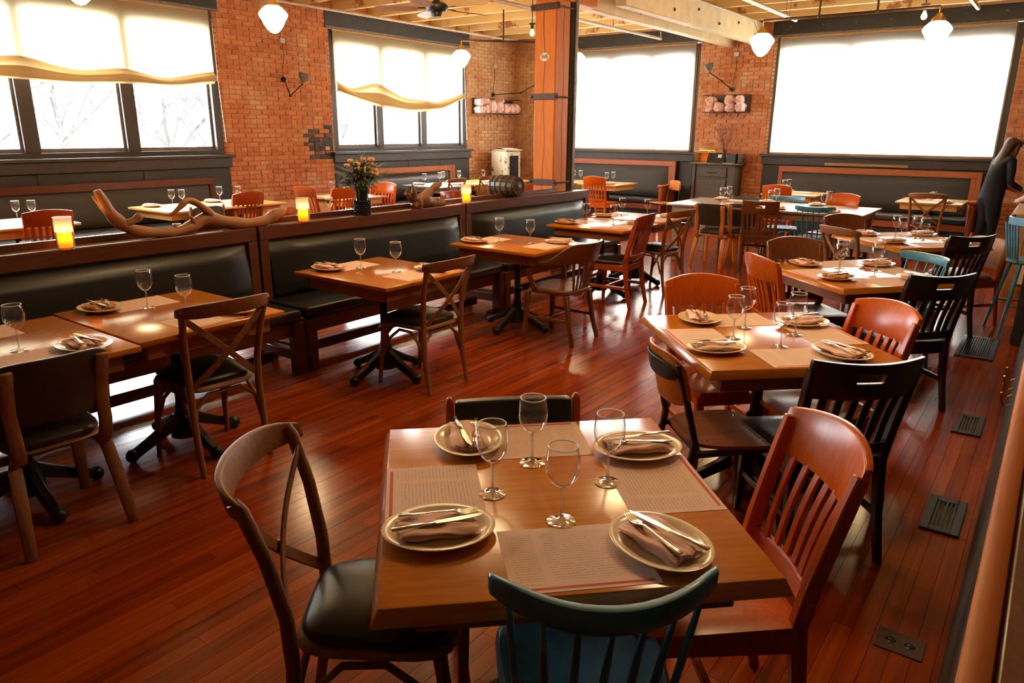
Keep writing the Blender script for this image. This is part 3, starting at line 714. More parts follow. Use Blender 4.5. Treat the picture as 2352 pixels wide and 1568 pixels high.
def cross_back():
    r = thing('cross_back_chair', '-', 'chair'); W = M['bent_wood']
    circ = lambda q: [(math.cos(2*PI*i/10)*q, math.sin(2*PI*i/10)*q) for i in range(10)]
    rear = [(.19, -.25, 0), (.188, -.215, .2), (.186, -.20, .40), (.19, -.205, .55), (.205, -.235, .72), (.218, -.275, .86), (.222, -.292, .885)]
    for s in (-1, 1):
        MB().sweep([(s*x, y_, z) for x, y_, z in rear], circ(.0175), [.85, 1, 1.1, 1.05, 1, 1, .9], ref=(0, 1, 0)).build('back_post', W, r, 0, 60)
        MB().sweep([(s*.20, .215, 0), (s*.192, .195, .2), (s*.18, .165, .43)], circ(.0165), [.8, 1, 1.15], ref=(0, 1, 0)).build('leg', W, r, 0, 60)
        # bent braces below the seat: side hoop
        MB().tube([(s*.188, -.19, .22), (s*.185, -.15, .34), (s*.18, -.08, .405), (s*.178, .03, .405), (s*.183, .11, .34), (s*.19, .175, .22)], .0105, 8).build('hoop_brace', W, r, 0, 60)
    for y_ in (-.205, .185):
        MB().tube([(-.185, y_, .22), (-.165, y_*.95, .34), (-.09, y_*.9, .405), (.09, y_*.9, .405), (.165, y_*.95, .34), (.185, y_, .22)], .0105, 8).build('hoop_brace', W, r, 0, 60)
    # crest: broad bent rail lapping the fronts of the posts
    xs = [-.245+.49*i/16 for i in range(17)]
    yc = lambda x, z: -.30-.062*(1-(x/.245)**2)+.035*(abs(x)/.245)**6-(z-.87)*.28
    MB().board(xs, lambda x: .902+.012*(1-(x/.245)**2)-.014*(abs(x)/.245)**8, lambda x: .832+.008*(1-(x/.245)**2)+.012*(abs(x)/.245)**8, yc, .02).build('crest_rail', W, r, .005, 50, 2)
    for s in (-1, 1):
        pts = []
        for i in range(11):
            t = i/10; x = s*(.205-.375*t); z = .83-.36*t; y_ = -.262+.055*t-.035*math.sin(PI*t)-s*.006
            pts.append((x, y_, z))
        MB().sweep(pts, [(-.016, -.004), (.016, -.004), (.016, .004), (-.016, .004)], ref=(0, 1, 0)).build('cross_strap', W, r, .002)
    MB().ball((0, -.268, .65), .006, 6).build('rivet', M['chrome'], r)
    m = MB(); out = []
    pad(r, 'seat_frame', W, .37, .43, -.215, .215, .425, .03, 0); pad(r, 'seat_pad', M['vinyl'], .35, .415, -.20, .205, .455, .035, .028)
    return r
def slats(wood_m, top=.92, seat='wood', handle=False, arch=.03, n=6, cw=.215, drop=.148, padm='vinyl', low=.53):
    def make():
        r = thing('slat_back_chair' if not handle else 'handle_back_chair', '-', 'chair'); W = M[wood_m]
        yb = lambda z: -.20-.115*max(0, (z-.45)/.47)**1.15
        for s in (-1, 1):
            pts = [(s*.195, -.275, 0), (s*.19, -.225, .22), (s*.188, -.20, .44)]+[(s*(.188+(cw-.188-.012)*(z-.44)/.46), yb(z), z) for z in (.55, .68, .8, top-.035)]
            leg_sq(r, pts, .034, .042, W, [.8, .95, 1.1, 1.05, 1, .95, .85], 'back_post')
            leg_sq(r, [(s*.20, .215, 0), (s*.195, .205, .25), (s*.192, .20, .43)], .038, .038, W, [.75, .95, 1.1])
            MB().bar((s*.192, -.21, .20), (s*.196, .20, .20), .018, .03, ref=(0, 0, 1)).build('stretcher', W, r, .003)
        MB().bar((-.19, .0, .20), (.19, .0, .20), .02, .028, ref=(0, 0, 1)).build('stretcher', W, r, .003)
        MB().bar((-.185, .20, .28), (.185, .20, .28), .02, .03, ref=(0, 0, 1)).build('stretcher', W, r, .003)
        bow = lambda x: .05*(1-(x/cw)**2)
        xs = sorted(set([-cw+2*cw*i/14 for i in range(15)]+([-.055, .055] if handle else [])))
        zt = (lambda x: top-.012+arch*(1-(x/cw)**2)) if arch >= 0 else (lambda x: top+arch*(1-(x/cw)**2)+.004)
        cr = MB().board(xs, zt, lambda x: top-drop, lambda x, z: yb(z)-bow(x)-.002, .024, hole=(-.055, .055, top-.088, top-.052) if handle else None)
        cr.build('crest_rail', W, r, .004, 40, 1 if handle else 2)
        MB().board(xs, lambda x: low, lambda x: low-.055, lambda x, z: yb(z)-bow(x)*.8, .02).build('lower_rail', W, r, .003)
        for i in range(n):
            x = (i-(n-1)/2)*(2*cw-.10)/(n-.2); x1 = x*.90
            pts = [(x1+(x-x1)*t, yb(low-.01+(top-drop+.01-low)*t)-bow(x)*(.8+.2*t)+.006*math.sin(PI*t), low-.01+(top-drop+.02-low)*t) for t in [k/5 for k in range(6)]]
            MB().sweep(pts, [(-.0145, -.006), (.0145, -.006), (.0145, .006), (-.0145, .006)], ref=(0, 1, 0)).build('slat', W, r, .002)
        for (x0, x1, y0, y1) in ((-.19, .19, .185, .21), (-.19, .19, -.21, -.19)): MB().box(x0, x1, y0, y1, .37, .43).build('seat_rail', W, r, .003)
        for s in (-1, 1): MB().box(s*.195-.011, s*.195+.011, -.188, .183, .37, .43).build('seat_rail', W, r, .003)
        if seat == 'wood':
            m = MB(); nx, ny = 12, 12; tops, bots = [], []
            for j in range(ny+1):
                v = j/ny; yy = -.215+.455*v; hw = .205+.025*v-.02*max(0, (v-.85)/.15)**2
                rowt = []; rowb = []
                for i in range(nx+1):
                    u = -1+2*i/nx; e = max(abs(u), abs(2*v-1)); dip = .012*math.exp(-((abs(u)-.42)**2)/.06-((v-.42)**2)/.09)
                    rowt.append(m.bm.verts.new((u*hw, yy, .460-dip-.006*max(0, (e-.9)/.1)))); rowb.append(m.bm.verts.new((u*hw, yy, .431)))
                tops.append(rowt); bots.append(rowb)
            for j in range(ny):
                for i in range(nx):
                    m.bm.faces.new((tops[j][i], tops[j][i+1], tops[j+1][i+1], tops[j+1][i])); m.bm.faces.new((bots[j][i], bots[j+1][i], bots[j+1][i+1], bots[j][i+1]))
            for j in range(ny):
                for i in (0, nx): m.bm.faces.new((tops[j][i], tops[j+1][i], bots[j+1][i], bots[j][i]))
            for i in range(nx):
                for j in (0, ny): m.bm.faces.new((tops[j][i], tops[j][i+1], bots[j][i+1], bots[j][i]))
            m.build('seat', W, r, 0, 50)
        else:
            pad(r, 'seat_pad', M[padm], .40, .45, -.215, .235, .431, .04, .02)
        return r
    return make
def padded_back(wood_m, pm, top=.84, rounded=False):
    def make():
        r = thing('padded_back_chair', '-', 'chair'); W = M[wood_m]
        for s in (-1, 1):
            leg_sq(r, [(s*.215, -.26, 0), (s*.212, -.215, .25), (s*.21, -.205, .44), (s*.212, -.225, .6), (s*.216, -.265, top-.02), (s*.216, -.268, top)], .028, .04, W, [.8, .95, 1.1, 1, .95, .5], 'back_post')
            leg_sq(r, [(s*.21, .21, 0), (s*.205, .20, .43)], .036, .036, W, [.75, 1.1])
            MB().box(s*.207-.011, s*.207+.011, -.19, .185, .36, .43).build('seat_rail', W, r, .003)
            MB().bar((s*.212, -.215, .2), (s*.208, .205, .2), .018, .028, ref=(0, 0, 1)).build('stretcher', W, r, .003)
        MB().box(-.2, .2, .186, .21, .36, .43).build('seat_rail', W, r, .003); MB().box(-.2, .2, -.215, -.19, .36, .43).build('seat_rail', W, r, .003)
        xs = [-.198+.396*i/12 for i in range(13)]
        MB().board(xs, lambda x: top-.012-(.03*(abs(x)/.2)**6 if rounded else 0), lambda x: .52, lambda x, z: -.205-.06*max(0, (z-.5)/.34)-.014*(1-(x/.2)**2), .046).build('back_pad', M[pm], r, .012, 50, 2)
        pad(r, 'seat_pad', M[pm], .40, .44, -.20, .23, .431, .045, .02)
        return r
    return make
def school():
    r = thing('school_chair', '-', 'chair'); F = M['black']; P = M['ply_wood']
    sec = [(-.0125, -.0125), (.0125, -.0125), (.0125, .0125), (-.0125, .0125)]
    for s in (-1, 1):
        MB().sweep([(s*.205, -.335, 0), (s*.195, -.26, .22), (s*.185, -.205, .40), (s*.18, -.195, .46), (s*.175, -.235, .62), (s*.165, -.285, .80)], sec, ref=(1, 0, 0)).build('back_tube', F, r, .004)
        MB().sweep([(s*.183, -.20, .405), (s*.19, -.02, .415), (s*.19, .17, .42)], sec, ref=(0, 0, 1)).build('side_tube', F, r, .004)
        MB().bar((s*.215, .215, 0), (s*.18, .15, .42), .035, .035, .05, .05).build('leg', M['brown_wood'], r, .004)
    MB().bar((-.18, .16, .405), (.18, .16, .405), .025, .025, ref=(0, 0, 1)).build('cross_tube', F, r, .003)
    MB().bar((-.178, -.17, .405), (.178, -.17, .405), .025, .025, ref=(0, 0, 1)).build('cross_tube', F, r, .003)
    xs = [-.195+.39*i/14 for i in range(15)]
    rnd = lambda x: .055*(abs(x)/.195)**5
    MB().board(xs, lambda x: .84-rnd(x), lambda x: .60+rnd(x), lambda x, z: -.255-.10*(z-.7)*2.2-.06*(1-(x/.195)**2)+.012, .012).build('back_rest', P, r, .003, 50)
    xs2 = [-.18+.36*i/12 for i in range(13)]
    MB().board(xs2, lambda x: .80-.045*(abs(x)/.18)**5, lambda x: .715+.03*(abs(x)/.18)**5, lambda x, z: -.278-.10*(z-.7)*2.2-.055*(1-(x/.195)**2)+.012, .008).build('back_plate', F, r, .003, 50)
    m = MB(); n = 30; top, bot = [], []
    for i in range(n):
        t = 2*PI*i/n; cx, cy = math.cos(t), math.sin(t); sx = math.copysign(abs(cx)**.6, cx); sy = math.copysign(abs(cy)**.6, cy)
        w = .19+.03*(sy+1)/2; x, yy = sx*w, .0+sy*.205
        top.append((x, yy, .445-.022*max(0, sy)**3)); bot.append((x, yy, .43-.022*max(0, sy)**3))
    vt = [m.bm.verts.new(p) for p in top]; vb = [m.bm.verts.new(p) for p in bot]; inn = [m.bm.verts.new((p[0]*.6, p[1]*.6-.01, .438)) for p in top]; c = m.bm.verts.new((0, -.02, .434))
    for i in range(n):
        j = (i+1) % n; m.bm.faces.new((vb[i], vb[j], vt[j], vt[i])); m.bm.faces.new((vt[i], vt[j], inn[j], inn[i])); m.bm.faces.new((inn[i], inn[j], c))
    m.bm.faces.new(list(reversed(vb)))
    m.build('seat', M['brown_wood'] if False else M['ply_seat'], r, 0, 50)
    for x, yy in ((-.13, -.12), (.13, -.12), (-.14, .12), (.14, .12)): MB().ball((x, yy, .437), .007, 6).build('screw', M['chrome'], r)
    return r
M['ply_seat'] = wood('worn_brown_plywood', (.42, .15, .035), (.28, .09, .02), .25, 'Y', 5, .2, .08)
def chrome_school():
    r = thing('chrome_chair', '-', 'chair')
    for s in (-1, 1):
        MB().tube([(s*.19, -.30, 0), (s*.18, -.22, .42), (s*.17, -.26, .80)], .009, 6).build('back_tube', M['chrome'], r)
        MB().tube([(s*.20, .22, 0), (s*.18, .17, .41), (s*.18, -.2, .42)], .009, 6).build('leg', M['chrome'], r)
    xs = [-.19+.38*i/10 for i in range(11)]
    MB().board(xs, lambda x: .83-.04*(abs(x)/.19)**5, lambda x: .65+.04*(abs(x)/.19)**5, lambda x, z: -.255-.03*(1-(x/.19)**2), .012).build('back_rest', M['ply_wood'], r, .003)
    pad(r, 'seat', M['ply_wood'], .36, .40, -.2, .2, .43, .015, 0)
    return r
def bow_arm(wood_m='brown_wood'):
    def make():
        r = thing('bow_arm_chair', '-', 'chair'); W = M[wood_m]
        # U rail: low flat arms in front, climbing to a tall curved back
        xs = [-.27+.54*i/20 for i in range(21)]
        pts, ks, zt, zb = [], [], [], []
        path = []
        for i in range(29):
            t = -1+2*i/28; a = t*PI*.5
            if abs(t) > .62:
                u = (abs(t)-.62)/.38; x = math.copysign(.262+.012*u, t); y_ = -.055+.215*u
            else:
                a = t/.62*PI/2; x = .262*math.sin(a); y_ = -.055-.20*math.cos(a)
            k = max(0, min(1, (.70-abs(t))/.42)); k = k*k*(3-2*k)
            path.append((x, y_-.035*k, .662-.0*k, .69+.155*k, .665+.02*k))
        m = MB(); rows = []
        for i, (x, y_, _, ztop, zbot) in enumerate(path):
            p0 = path[max(i-1, 0)]; p1 = path[min(i+1, 28)]; t = Vector((p1[0]-p0[0], p1[1]-p0[1], 0)).normalized(); nrm = Vector((t.y, -t.x, 0)); th = .013+.012*(1-min(1, (ztop-.69)/.12))
            lean = nrm*.035*((ztop-.69)/.155)
            c = Vector((x, y_, 0)); rows.append([m.bm.verts.new(c+nrm*sg*th+(lean if z > .695 else Vector((0, 0, 0)))+Vector((0, 0, z))) for sg, z in ((-1, zbot), (1, zbot), (1, ztop), (-1, ztop))])
        for A, B in zip(rows, rows[1:]):
            for j in range(4): m.bm.faces.new((A[j], A[(j+1) % 4], B[(j+1) % 4], B[j]))
        m.bm.faces.new(rows[0]); m.bm.faces.new(list(reversed(rows[-1])))
        m.build('bow_rail', W, r, .005, 45, 2)
        for s in (-1, 1):
            MB().sweep([(s*.235, .10, .455), (s*.268, .135, .56), (s*.272, .12, .664)], [(-.02, -.013), (.02, -.013), (.02, .013), (-.02, .013)], ref=(1, 0, 0)).build('arm_post', W, r, .004)
        for i in range(7):
            a = (-.62+1.24*i/6); x1 = .262*math.sin(a*1.2); y1 = -.055-.20*math.cos(a*1.2)-.03; x0 = .155*math.sin(a*1.25)*1.1; y0 = -.215+.05*(1-math.cos(a*1.2))
            MB().bar((x0, y0, .455), (x1, y1, .70), .026, .011, .03, .011, ref=(0, 1, 0)).build('splat_slat', W, r, .002)
        for s in (-1, 1): MB().bar((0, -.232, .58), (s*.055, -.285, .70), .018, .010, ref=(0, 1, 0)).build('splat_fork', W, r, .002)
        m = MB(); n = 32; top = []
        for i in range(n):
            t = 2*PI*i/n; cx, cy = math.cos(t), math.sin(t); sx = math.copysign(abs(cx)**.55, cx); sy = math.copysign(abs(cy)**.55, cy); w = .215+.025*(sy+1)/2; top.append((sx*w, sy*.225))
        rings = [[m.bm.verts.new((x*s, yy*s, z)) for x, yy in top] for s, z in ((.95, .415), (1, .425), (1, .448), (.96, .456), (.6, .445), (.3, .44))]
        for A, B in zip(rings, rings[1:]):
            for i in range(n): m.bm.faces.new((A[i], A[(i+1) % n], B[(i+1) % n], B[i]))
        m.bm.faces.new(list(reversed(rings[0]))); m.bm.faces.new(rings[-1]); m.build('seat', W, r, 0, 50)
        for s in (-1, 1):
            leg_sq(r, [(s*.205, -.255, 0), (s*.19, -.205, .2), (s*.185, -.175, .415)], .036, .036, W, [.85, .95, 1.1]); leg_sq(r, [(s*.215, .215, 0), (s*.20, .19, .415)], .038, .038, W, [.8, 1.1])
            MB().bar((s*.192, -.215, .20), (s*.208, .205, .20), .018, .026, ref=(0, 0, 1)).build('stretcher', W, r, .003)
        MB().bar((-.195, .0, .20), (.195, .0, .20), .018, .026, ref=(0, 0, 1)).build('stretcher', W, r, .003)
        return r
    return make
def ply_frame(leg_m='ply_wood', pm='brown_vinyl'):
    def make():
        r = thing('bent_plywood_chair', '-', 'chair'); W = M[leg_m]
        sec = [(-.026, -.009), (.026, -.009), (.026, .009), (-.026, .009)]
        for s in (-1, 1):
            MB().sweep([(s*.16, -.19, .385), (s*.165, -.225, .43), (s*.17, -.235, .50), (s*.172, -.222, .60), (s*.174, -.245, .70), (s*.176, -.285, .80)], sec, ref=(0, 1, 0)).build('back_support', W, r, .003, 50)
            MB().sweep([(s*.205, -.275, 0), (s*.19, -.225, .22), (s*.178, -.185, .36), (s*.16, -.14, .405), (s*.12, -.05, .41)], sec, [.85, 1, 1, 1, .9], ref=(0, 1, .3)).build('leg', W, r, .003, 50)
            MB().sweep([(s*.205, .235, 0), (s*.195, .215, .22), (s*.185, .19, .36), (s*.16, .14, .405), (s*.12, .05, .41)], sec, [.85, 1, 1, 1, .9], ref=(0, 1, -.3)).build('leg', W, r, .003, 50)
        xs = [-.215+.43*i/14 for i in range(15)]
        MB().board(xs, lambda x: .825-.02*(abs(x)/.215)**6, lambda x: .545+.02*(abs(x)/.215)**6, lambda x, z: -.205-.055*max(0, (z-.55)/.27)-.038*(1-(x/.215)**2)+.018, .026).build('back_rest', M[pm], r, .008, 50, 2)
        pad(r, 'seat_board', W, .36, .42, -.20, .22, .415, .016, 0); pad(r, 'seat_pad', M[pm], .36, .42, -.195, .22, .432, .04, .015)
        return r
    return make
def spindle(mat='blue', top=.85, n=7):
    def make():
        r = thing('spindle_back_chair', '-', 'chair'); W = M[mat]
        hw = .235; xs = [-hw+2*hw*i/16 for i in range(17)]
        yc = lambda x, z: -.345+.12*(abs(x)/hw)**2-(z-top)*.15
        MB().board(xs, lambda x: top-.004+.014*(abs(x)/hw)**3-.012*(abs(x)/hw)**10, lambda x: top-.068+.010*(abs(x)/hw)**3+.012*(abs(x)/hw)**10, yc, .026).build('crest_rail', W, r, .007, 50, 2)
        for i in range(n):
            u = -1+2*i/(n-1); x1 = u*.195; x0 = u*.165; y1 = yc(x1, top-.06)
            MB().tube([(x0, -.205+.035*u*u, .44), ((x0+x1)/2, (-.205+.035*u*u+y1)/2, .61), (x1, y1, top-.055)], .0085, 8, [1, 1.15, .8]).build('spindle', W, r, 0, 60)
        m = MB(); k = 30; o = []
        for i in range(k):
            t = 2*PI*i/k; cx, cy = math.cos(t), math.sin(t); sx = math.copysign(abs(cx)**.6, cx); sy = math.copysign(abs(cy)**.6, cy); o.append((sx*(.195+.025*(sy+1)/2), sy*.215-.01))
        rings = [[m.bm.verts.new((x*s, yy*s, z)) for x, yy in o] for s, z in ((.9, .415), (1, .43), (1, .445), (.95, .455), (.6, .444), (.25, .44))]
        for A, B in zip(rings, rings[1:]):
            for i in range(k): m.bm.faces.new((A[i], A[(i+1) % k], B[(i+1) % k], B[i]))
        m.bm.faces.new(list(reversed(rings[0]))); m.bm.faces.new(rings[-1]); m.build('seat', W, r, 0, 50)
        for sx in (-1, 1):
            for sy in (-1, 1): MB().tube([(sx*.215, sy*.22, 0), (sx*.19, sy*.19, .2), (sx*.145, sy*.14, .42)], .0155, 8, [.75, 1.15, .9]).build('leg', W, r, 0, 60)
            MB().tube([(sx*.192, -.195, .19), (sx*.188, 0, .19), (sx*.192, .195, .19)], .009, 6, [.8, 1.2, .8]).build('stretcher', W, r, 0, 60)
        MB().tube([(-.188, 0, .19), (0, 0, .19), (.188, 0, .19)], .009, 6, [.8, 1.2, .8]).build('stretcher', W, r, 0, 60)
        return r
    return make
KINDS = {   # maker, distance of crest behind origin
 'X': (cross_back, .33), 'So': (slats('orange_wood'), .325), 'Sr': (slats('red_wood'), .325), 'Sb': (slats('brown_wood'), .325), 'Sp': (slats('red_wood', .92, 'pad'), .325),
 'Hd': (slats('dark_wood', .90, 'wood', True, -.012, 6, .22, .16), .325), 'Hb': (slats('brown_wood', .90, 'wood', True, -.008, 6, .22, .17), .325),
 'E': (padded_back('red_wood', 'vinyl'), .27), 'Er': (padded_back('bent_wood', 'vinyl_grey', .82, True), .27), 'Ep': (padded_back('red_wood', 'pink_pad', .80, True), .27), 'Eg': (padded_back('brown_wood', 'vinyl_grey', .84), .27),
 'M': (school, .33), 'MC': (chrome_school, .27), 'W': (bow_arm(), .29), 'Wr': (bow_arm('red_wood'), .29), 'P': (ply_frame(), .29), 'Pd': (ply_frame('bent_wood'), .29),
 'B': (spindle('blue'), .33), 'Bp': (spindle('pale_blue'), .33)}
def chair(kind, x, yy, face, label, group=None):
    """x,yy: where the crest stands; face: compass of the seat front in degrees"""
    mk, off = KINDS[kind]; a = R(face)
    return inst('chair_'+kind, mk, (x+math.cos(a)*off, yy+math.sin(a)*off, 0), a-PI/2, label, 'chair', group)
for args in (
 ('X', .96, 1.55, -52, 'weathered crossed-back chair with black round seat left of the nearest table'),
 ('E', 1.86, 1.37, 224, 'chair with flat dark padded back behind the nearest table'),
 ('So', 1.99, .385, 130, 'bright orange slat-back chair right of the nearest table'),
 ('B', 1.06, .54, 40, 'chipped blue spindle-back chair at the bottom edge of the picture'),
 ('M', 2.72, 1.26, -46, 'chair with black metal frame and bent plywood back and seat'),
 ('So', 3.82, 1.52, 226, 'orange slat-back chair facing the camera at the second diagonal table'),
 ('Hd', 2.83, .45, 43, 'near-black chair with hand slot closest to the camera'),
 ('So', 3.74, .55, 139, 'orange slat-back chair between two near-black chairs'),
 ('So', 4.77, 1.51, -44, 'orange slat-back chair seen from behind left of the third diagonal table'),
 ('Sb', 5.71, 1.56, 221, 'brown slat-back chair facing the camera at the third diagonal table'),
 ('Hd', 4.93, .46, 46, 'near-black chair with hand slot beside the upright blue chair'),
 ('Bp', 6.08, .64, 138, 'pale blue spindle-back chair right of the third diagonal table'),
 ('X', 6.86, 1.54, -36, 'crossed-back chair left of the farthest diagonal table'),
 ('Sb', 7.74, 1.66, 221, 'brown slat-back chair behind the farthest diagonal table'),
 ('Hd', 7.05, .50, 48, 'near-black chair farthest along the diagonal row'),
 ('Ep', 8.02, .43, 140, 'wooden chair with pinkish padded seat right of the farthest diagonal table'),
 ('P', 8.99, 3.55, 0, 'dark-backed chair with golden bentwood legs at the communal table'),
 ('P', 9.22, 3.18, 4, 'second golden-legged chair, its back hidden by the hand-slot chair'),
 ('Hb', 9.00, 2.90, 15, 'dark brown chair with hand slot at the communal table'),
 ('B', 9.22, 2.33, 7, 'blue spindle-back chair on the near side of the communal table'),
 ('Bp', 10.60, 3.03, 186, 'blue spindle-back chair on the far side of the communal table'),
 ('So', 10.45, 2.28, 172, 'orange slat-back chair on the far side of the communal table'),
 ('Er', 10.60, 3.62, 182, 'grey-brown chair behind the two left glasses of the communal table'),
 ('So', 11.55, 3.50, 8, 'orange slat-back chair at the left table below the fourth window'),
 ('X', 11.62, 1.45, 6, 'crossed-back chair at the right table below the fourth window'),
 ('Pd', 1.12, 3.08, 88, 'dark-backed bentwood chair at the left edge of the picture'),
 ('X', 1.94, 3.14, 87, 'crossed-back chair at the booth table on the left'),
 ('X', 3.52, 3.06, 90, 'crossed-back chair at the lone middle booth table'),
 ('W', 5.06, 2.95, 91, 'brown bow-armed chair with wooden saddle seat'),
 ('Sp', 6.52, 3.19, 93, 'red-brown slat-back chair with dark padded seat near the pillar'),
 ('X', 7.32, 3.14, 80, 'crossed-back chair at the last booth table'),
 ('MC', 12.90, 5.78, 150, 'orange plywood chair on thin chrome legs by the wooden cabinet'),
 ('So', 11.50, 6.72, 4, 'orange slat-back chair below the third window'),
 ('Sr', 3.02, 7.86, 80, 'red slat-back chair behind the left candle'),
 ('Sr', 5.52, 8.26, 86, 'red slat-back chair at the table pair beside the brick pier'),
 ('Er', 4.87, 8.15, 92, 'grey-backed round-cornered chair framed by the driftwood loop'),
 ('So', 6.86, 7.98, 84, 'orange slat-back chair behind the flower vase'),
 ('So', 7.85, 8.25, 200, 'orange chair seen side-on right of the flower vase'),
 ('Sr', 6.62, 8.60, 0, 'orange-red chair seen edge-on against the brick pier'),
 ('X', 9.75, 8.36, 92, 'left crossed-back chair at the row by the second window'),
 ('X', 10.60, 8.36, 90, 'right crossed-back chair at the row by the second window'),
 ('Wr', 8.10, 7.15, 265, 'glossy red-brown bow-backed chair behind the root wood'),
 ('Wr', 5.10, 7.00, 268, 'dark red chair behind the divider left of the middle candle'),
 ('Bp', 12.62, 9.55, 200, 'bright blue spindle-back chair in the brick corner'),
 ('Eg', 9.55, 6.05, 200, 'grey padded chair seen side-on right of the pillar'),
 ('Sr', 9.05, 6.30, 10, 'dark red chair just above the end of the booth, right of the pillar'),
): chair(*args)
# ------------------------------------------------------------------ things on the tables
def wine_glass():
    r = thing('wine_glass', '-', 'glass')
    b = MB(); b.lathe([(.004, .094), (.016, .099), (.030, .112), (.0405, .134), (.0435, .152), (.0425, .172), (.0385, .196), (.0365, .2045)], 20); b.build('bowl', M['glass'], r, 0, 80)
    MB().tube([(math.cos(2*PI*i/20)*.0365, math.sin(2*PI*i/20)*.0365,   .2048) for i in range(20)], .0019, 5, closed=True).build('rim', M['rim'], r, 0, 80)
    s = MB(); s.lathe([(.006, .0945), (.0042, .088), (.0036, .06), (.0038, .03), (.006, .012), (.014, .006), (.030, .0032), (.0365, .0018), (.0365, .0003), (0, .0003)], 20); s.build('stem', M['stem'], r, 0, 60)
    return r
def tumbler():
    r = thing('stemless_glass', '-', 'glass')
    MB().lathe([(0, .004), (.026, .005), (.036, .02), (.043, .05), (.042, .075), (.036, .105)], 16).build('bowl', M['glass'], r, 0, 80)
    MB().tube([(math.cos(2*PI*i/16)*.036, math.sin(2*PI*i/16)*.036, .1053) for i in range(16)], .0021, 5, closed=True).build('rim', M['rim'], r, 0, 80)
    MB().lathe([(0, .0003), (.024, .0003), (.028, .004), (0, .006)], 16).build('base', M['stem'], r, 0, 60)
    return r
def plate():
    r = thing('oval_plate', '-', 'plate')
    prof = [(0, .008), (.070, .0085), (.088, .011), (.100, .0185), (.118, .0235), (.1215, .0225), (.119, .019), (.10, .012), (.085, .004), (.074, .0), (0, .0)]
    MB().lathe(prof, 36, (0, 0, 0), .90, 1.13).build('dish', M['china'], r, 0, 60)
    return r
def napkin(mk, seed):
    def make():
        r2 = random.Random(seed); m = MB(); nx, ny = 22, 14; L, W_ = .185, .098
        ph = [r2.uniform(0, 6) for _ in range(6)]
        def layer(z0, x0, x1, th, dy, tilt):
            rows = []
            for i in range(nx+1):
                u = i/nx; yy = -L/2+L*u+dy; ring = []
                ex = min(1, min(u, 1-u)*14)**.5
                for j in range(ny*2):
                    v = j/ny if j <= ny else 2-j/ny; top = j <= ny; e = (max(0, 1-(2*abs(v-.5))**6))**.5
                    x = x0+(x1-x0)*v+tilt*(u-.5)+.003*math.sin(ph[3]+9*u)
                    z = z0+.0022*math.sin(ph[0]+9*v+6*u)+.0018*math.sin(ph[1]+14*u-4*v)+.0012*math.sin(ph[2]+25*v+3*u)
                    ring.append(m.bm.verts.new((x, yy+.003*math.sin(ph[4]+9*v), z+(th if top else -th)*e*ex*.5)))
                rows.append(ring)
            k = len(rows[0])
            for A, B in zip(rows, rows[1:]):
                for j in range(k): m.bm.faces.new((A[j], A[(j+1) % k], B[(j+1) % k], B[j]))
            m.bm.faces.new(list(reversed(rows[0]))); m.bm.faces.new(rows[-1])
        s_ = r2.choice((-1, 1))
        layer(.0185, -.052, .052, .012, 0, .006); layer(.0275, -.058*s_, .016*s_, .011, r2.uniform(-.004, .004), r2.uniform(-.012, .012)); layer(.0335, .058*s_, -.012*s_, .010, r2.uniform(-.006, .006), r2.uniform(-.016, .016))
        r = thing('folded_napkin', '-', 'napkin')
        m.build('cloth', M[mk], r, 0, 70)
        return r
    return make
def fork():
    r = thing('fork', '-', 'fork'); m = MB()
    m.sweep([(0, -.095, .004), (0, -.06, .003), (0, -.01, .006), (0, .035, .008), (0, .055, .004)], [(-.005, -.0012), (.005, -.0012), (.005, .0012), (-.005, .0012)], [1.5, 1.2, .7, .8, 2.2]); m.build('handle', M['chrome'], r, .0006, 50)
    for i in range(4):
        x = (i-1.5)*.0062; MB().sweep([(x, .053, .004), (x, .072, .002), (x, .098, .008)], [(-.0016, -.001), (.0016, -.001), (.0016, .001), (-.0016, .001)], [1, 1, .5]).build('tine', M['chrome'], r)
    return r
def knife():
    r = thing('knife', '-', 'knife')
    MB().sweep([(0, -.115, .004), (0, -.06, .0045), (0, -.01, .004)], [(-.006, -.0028), (.006, -.0028), (.006, .0028), (-.006, .0028)], [1.15, 1, .8]).build('handle', M['chrome'], r, .0015, 50)
    MB().prism([(-.006, -.0095), (.006, -.0095), (.0105, .04), (.0085, .09), (.001, .115), (-.005, .105), (-.0065, .05)], .003, .0045).build('blade', M['chrome'], r, .0004)
    return r
def menu():
    return MB().box(-.166, .166, -.128, .128, 0, .0007).build('paper_menu', M['paper'], None, 0, 0)
NAP = [napkin('napkin', 1), napkin('napkin', 2), napkin('napkin', 5), napkin('napkin_tan', 8)]
ROT = {'near': 0, 'right': 90, 'far': 180, 'left': -90}
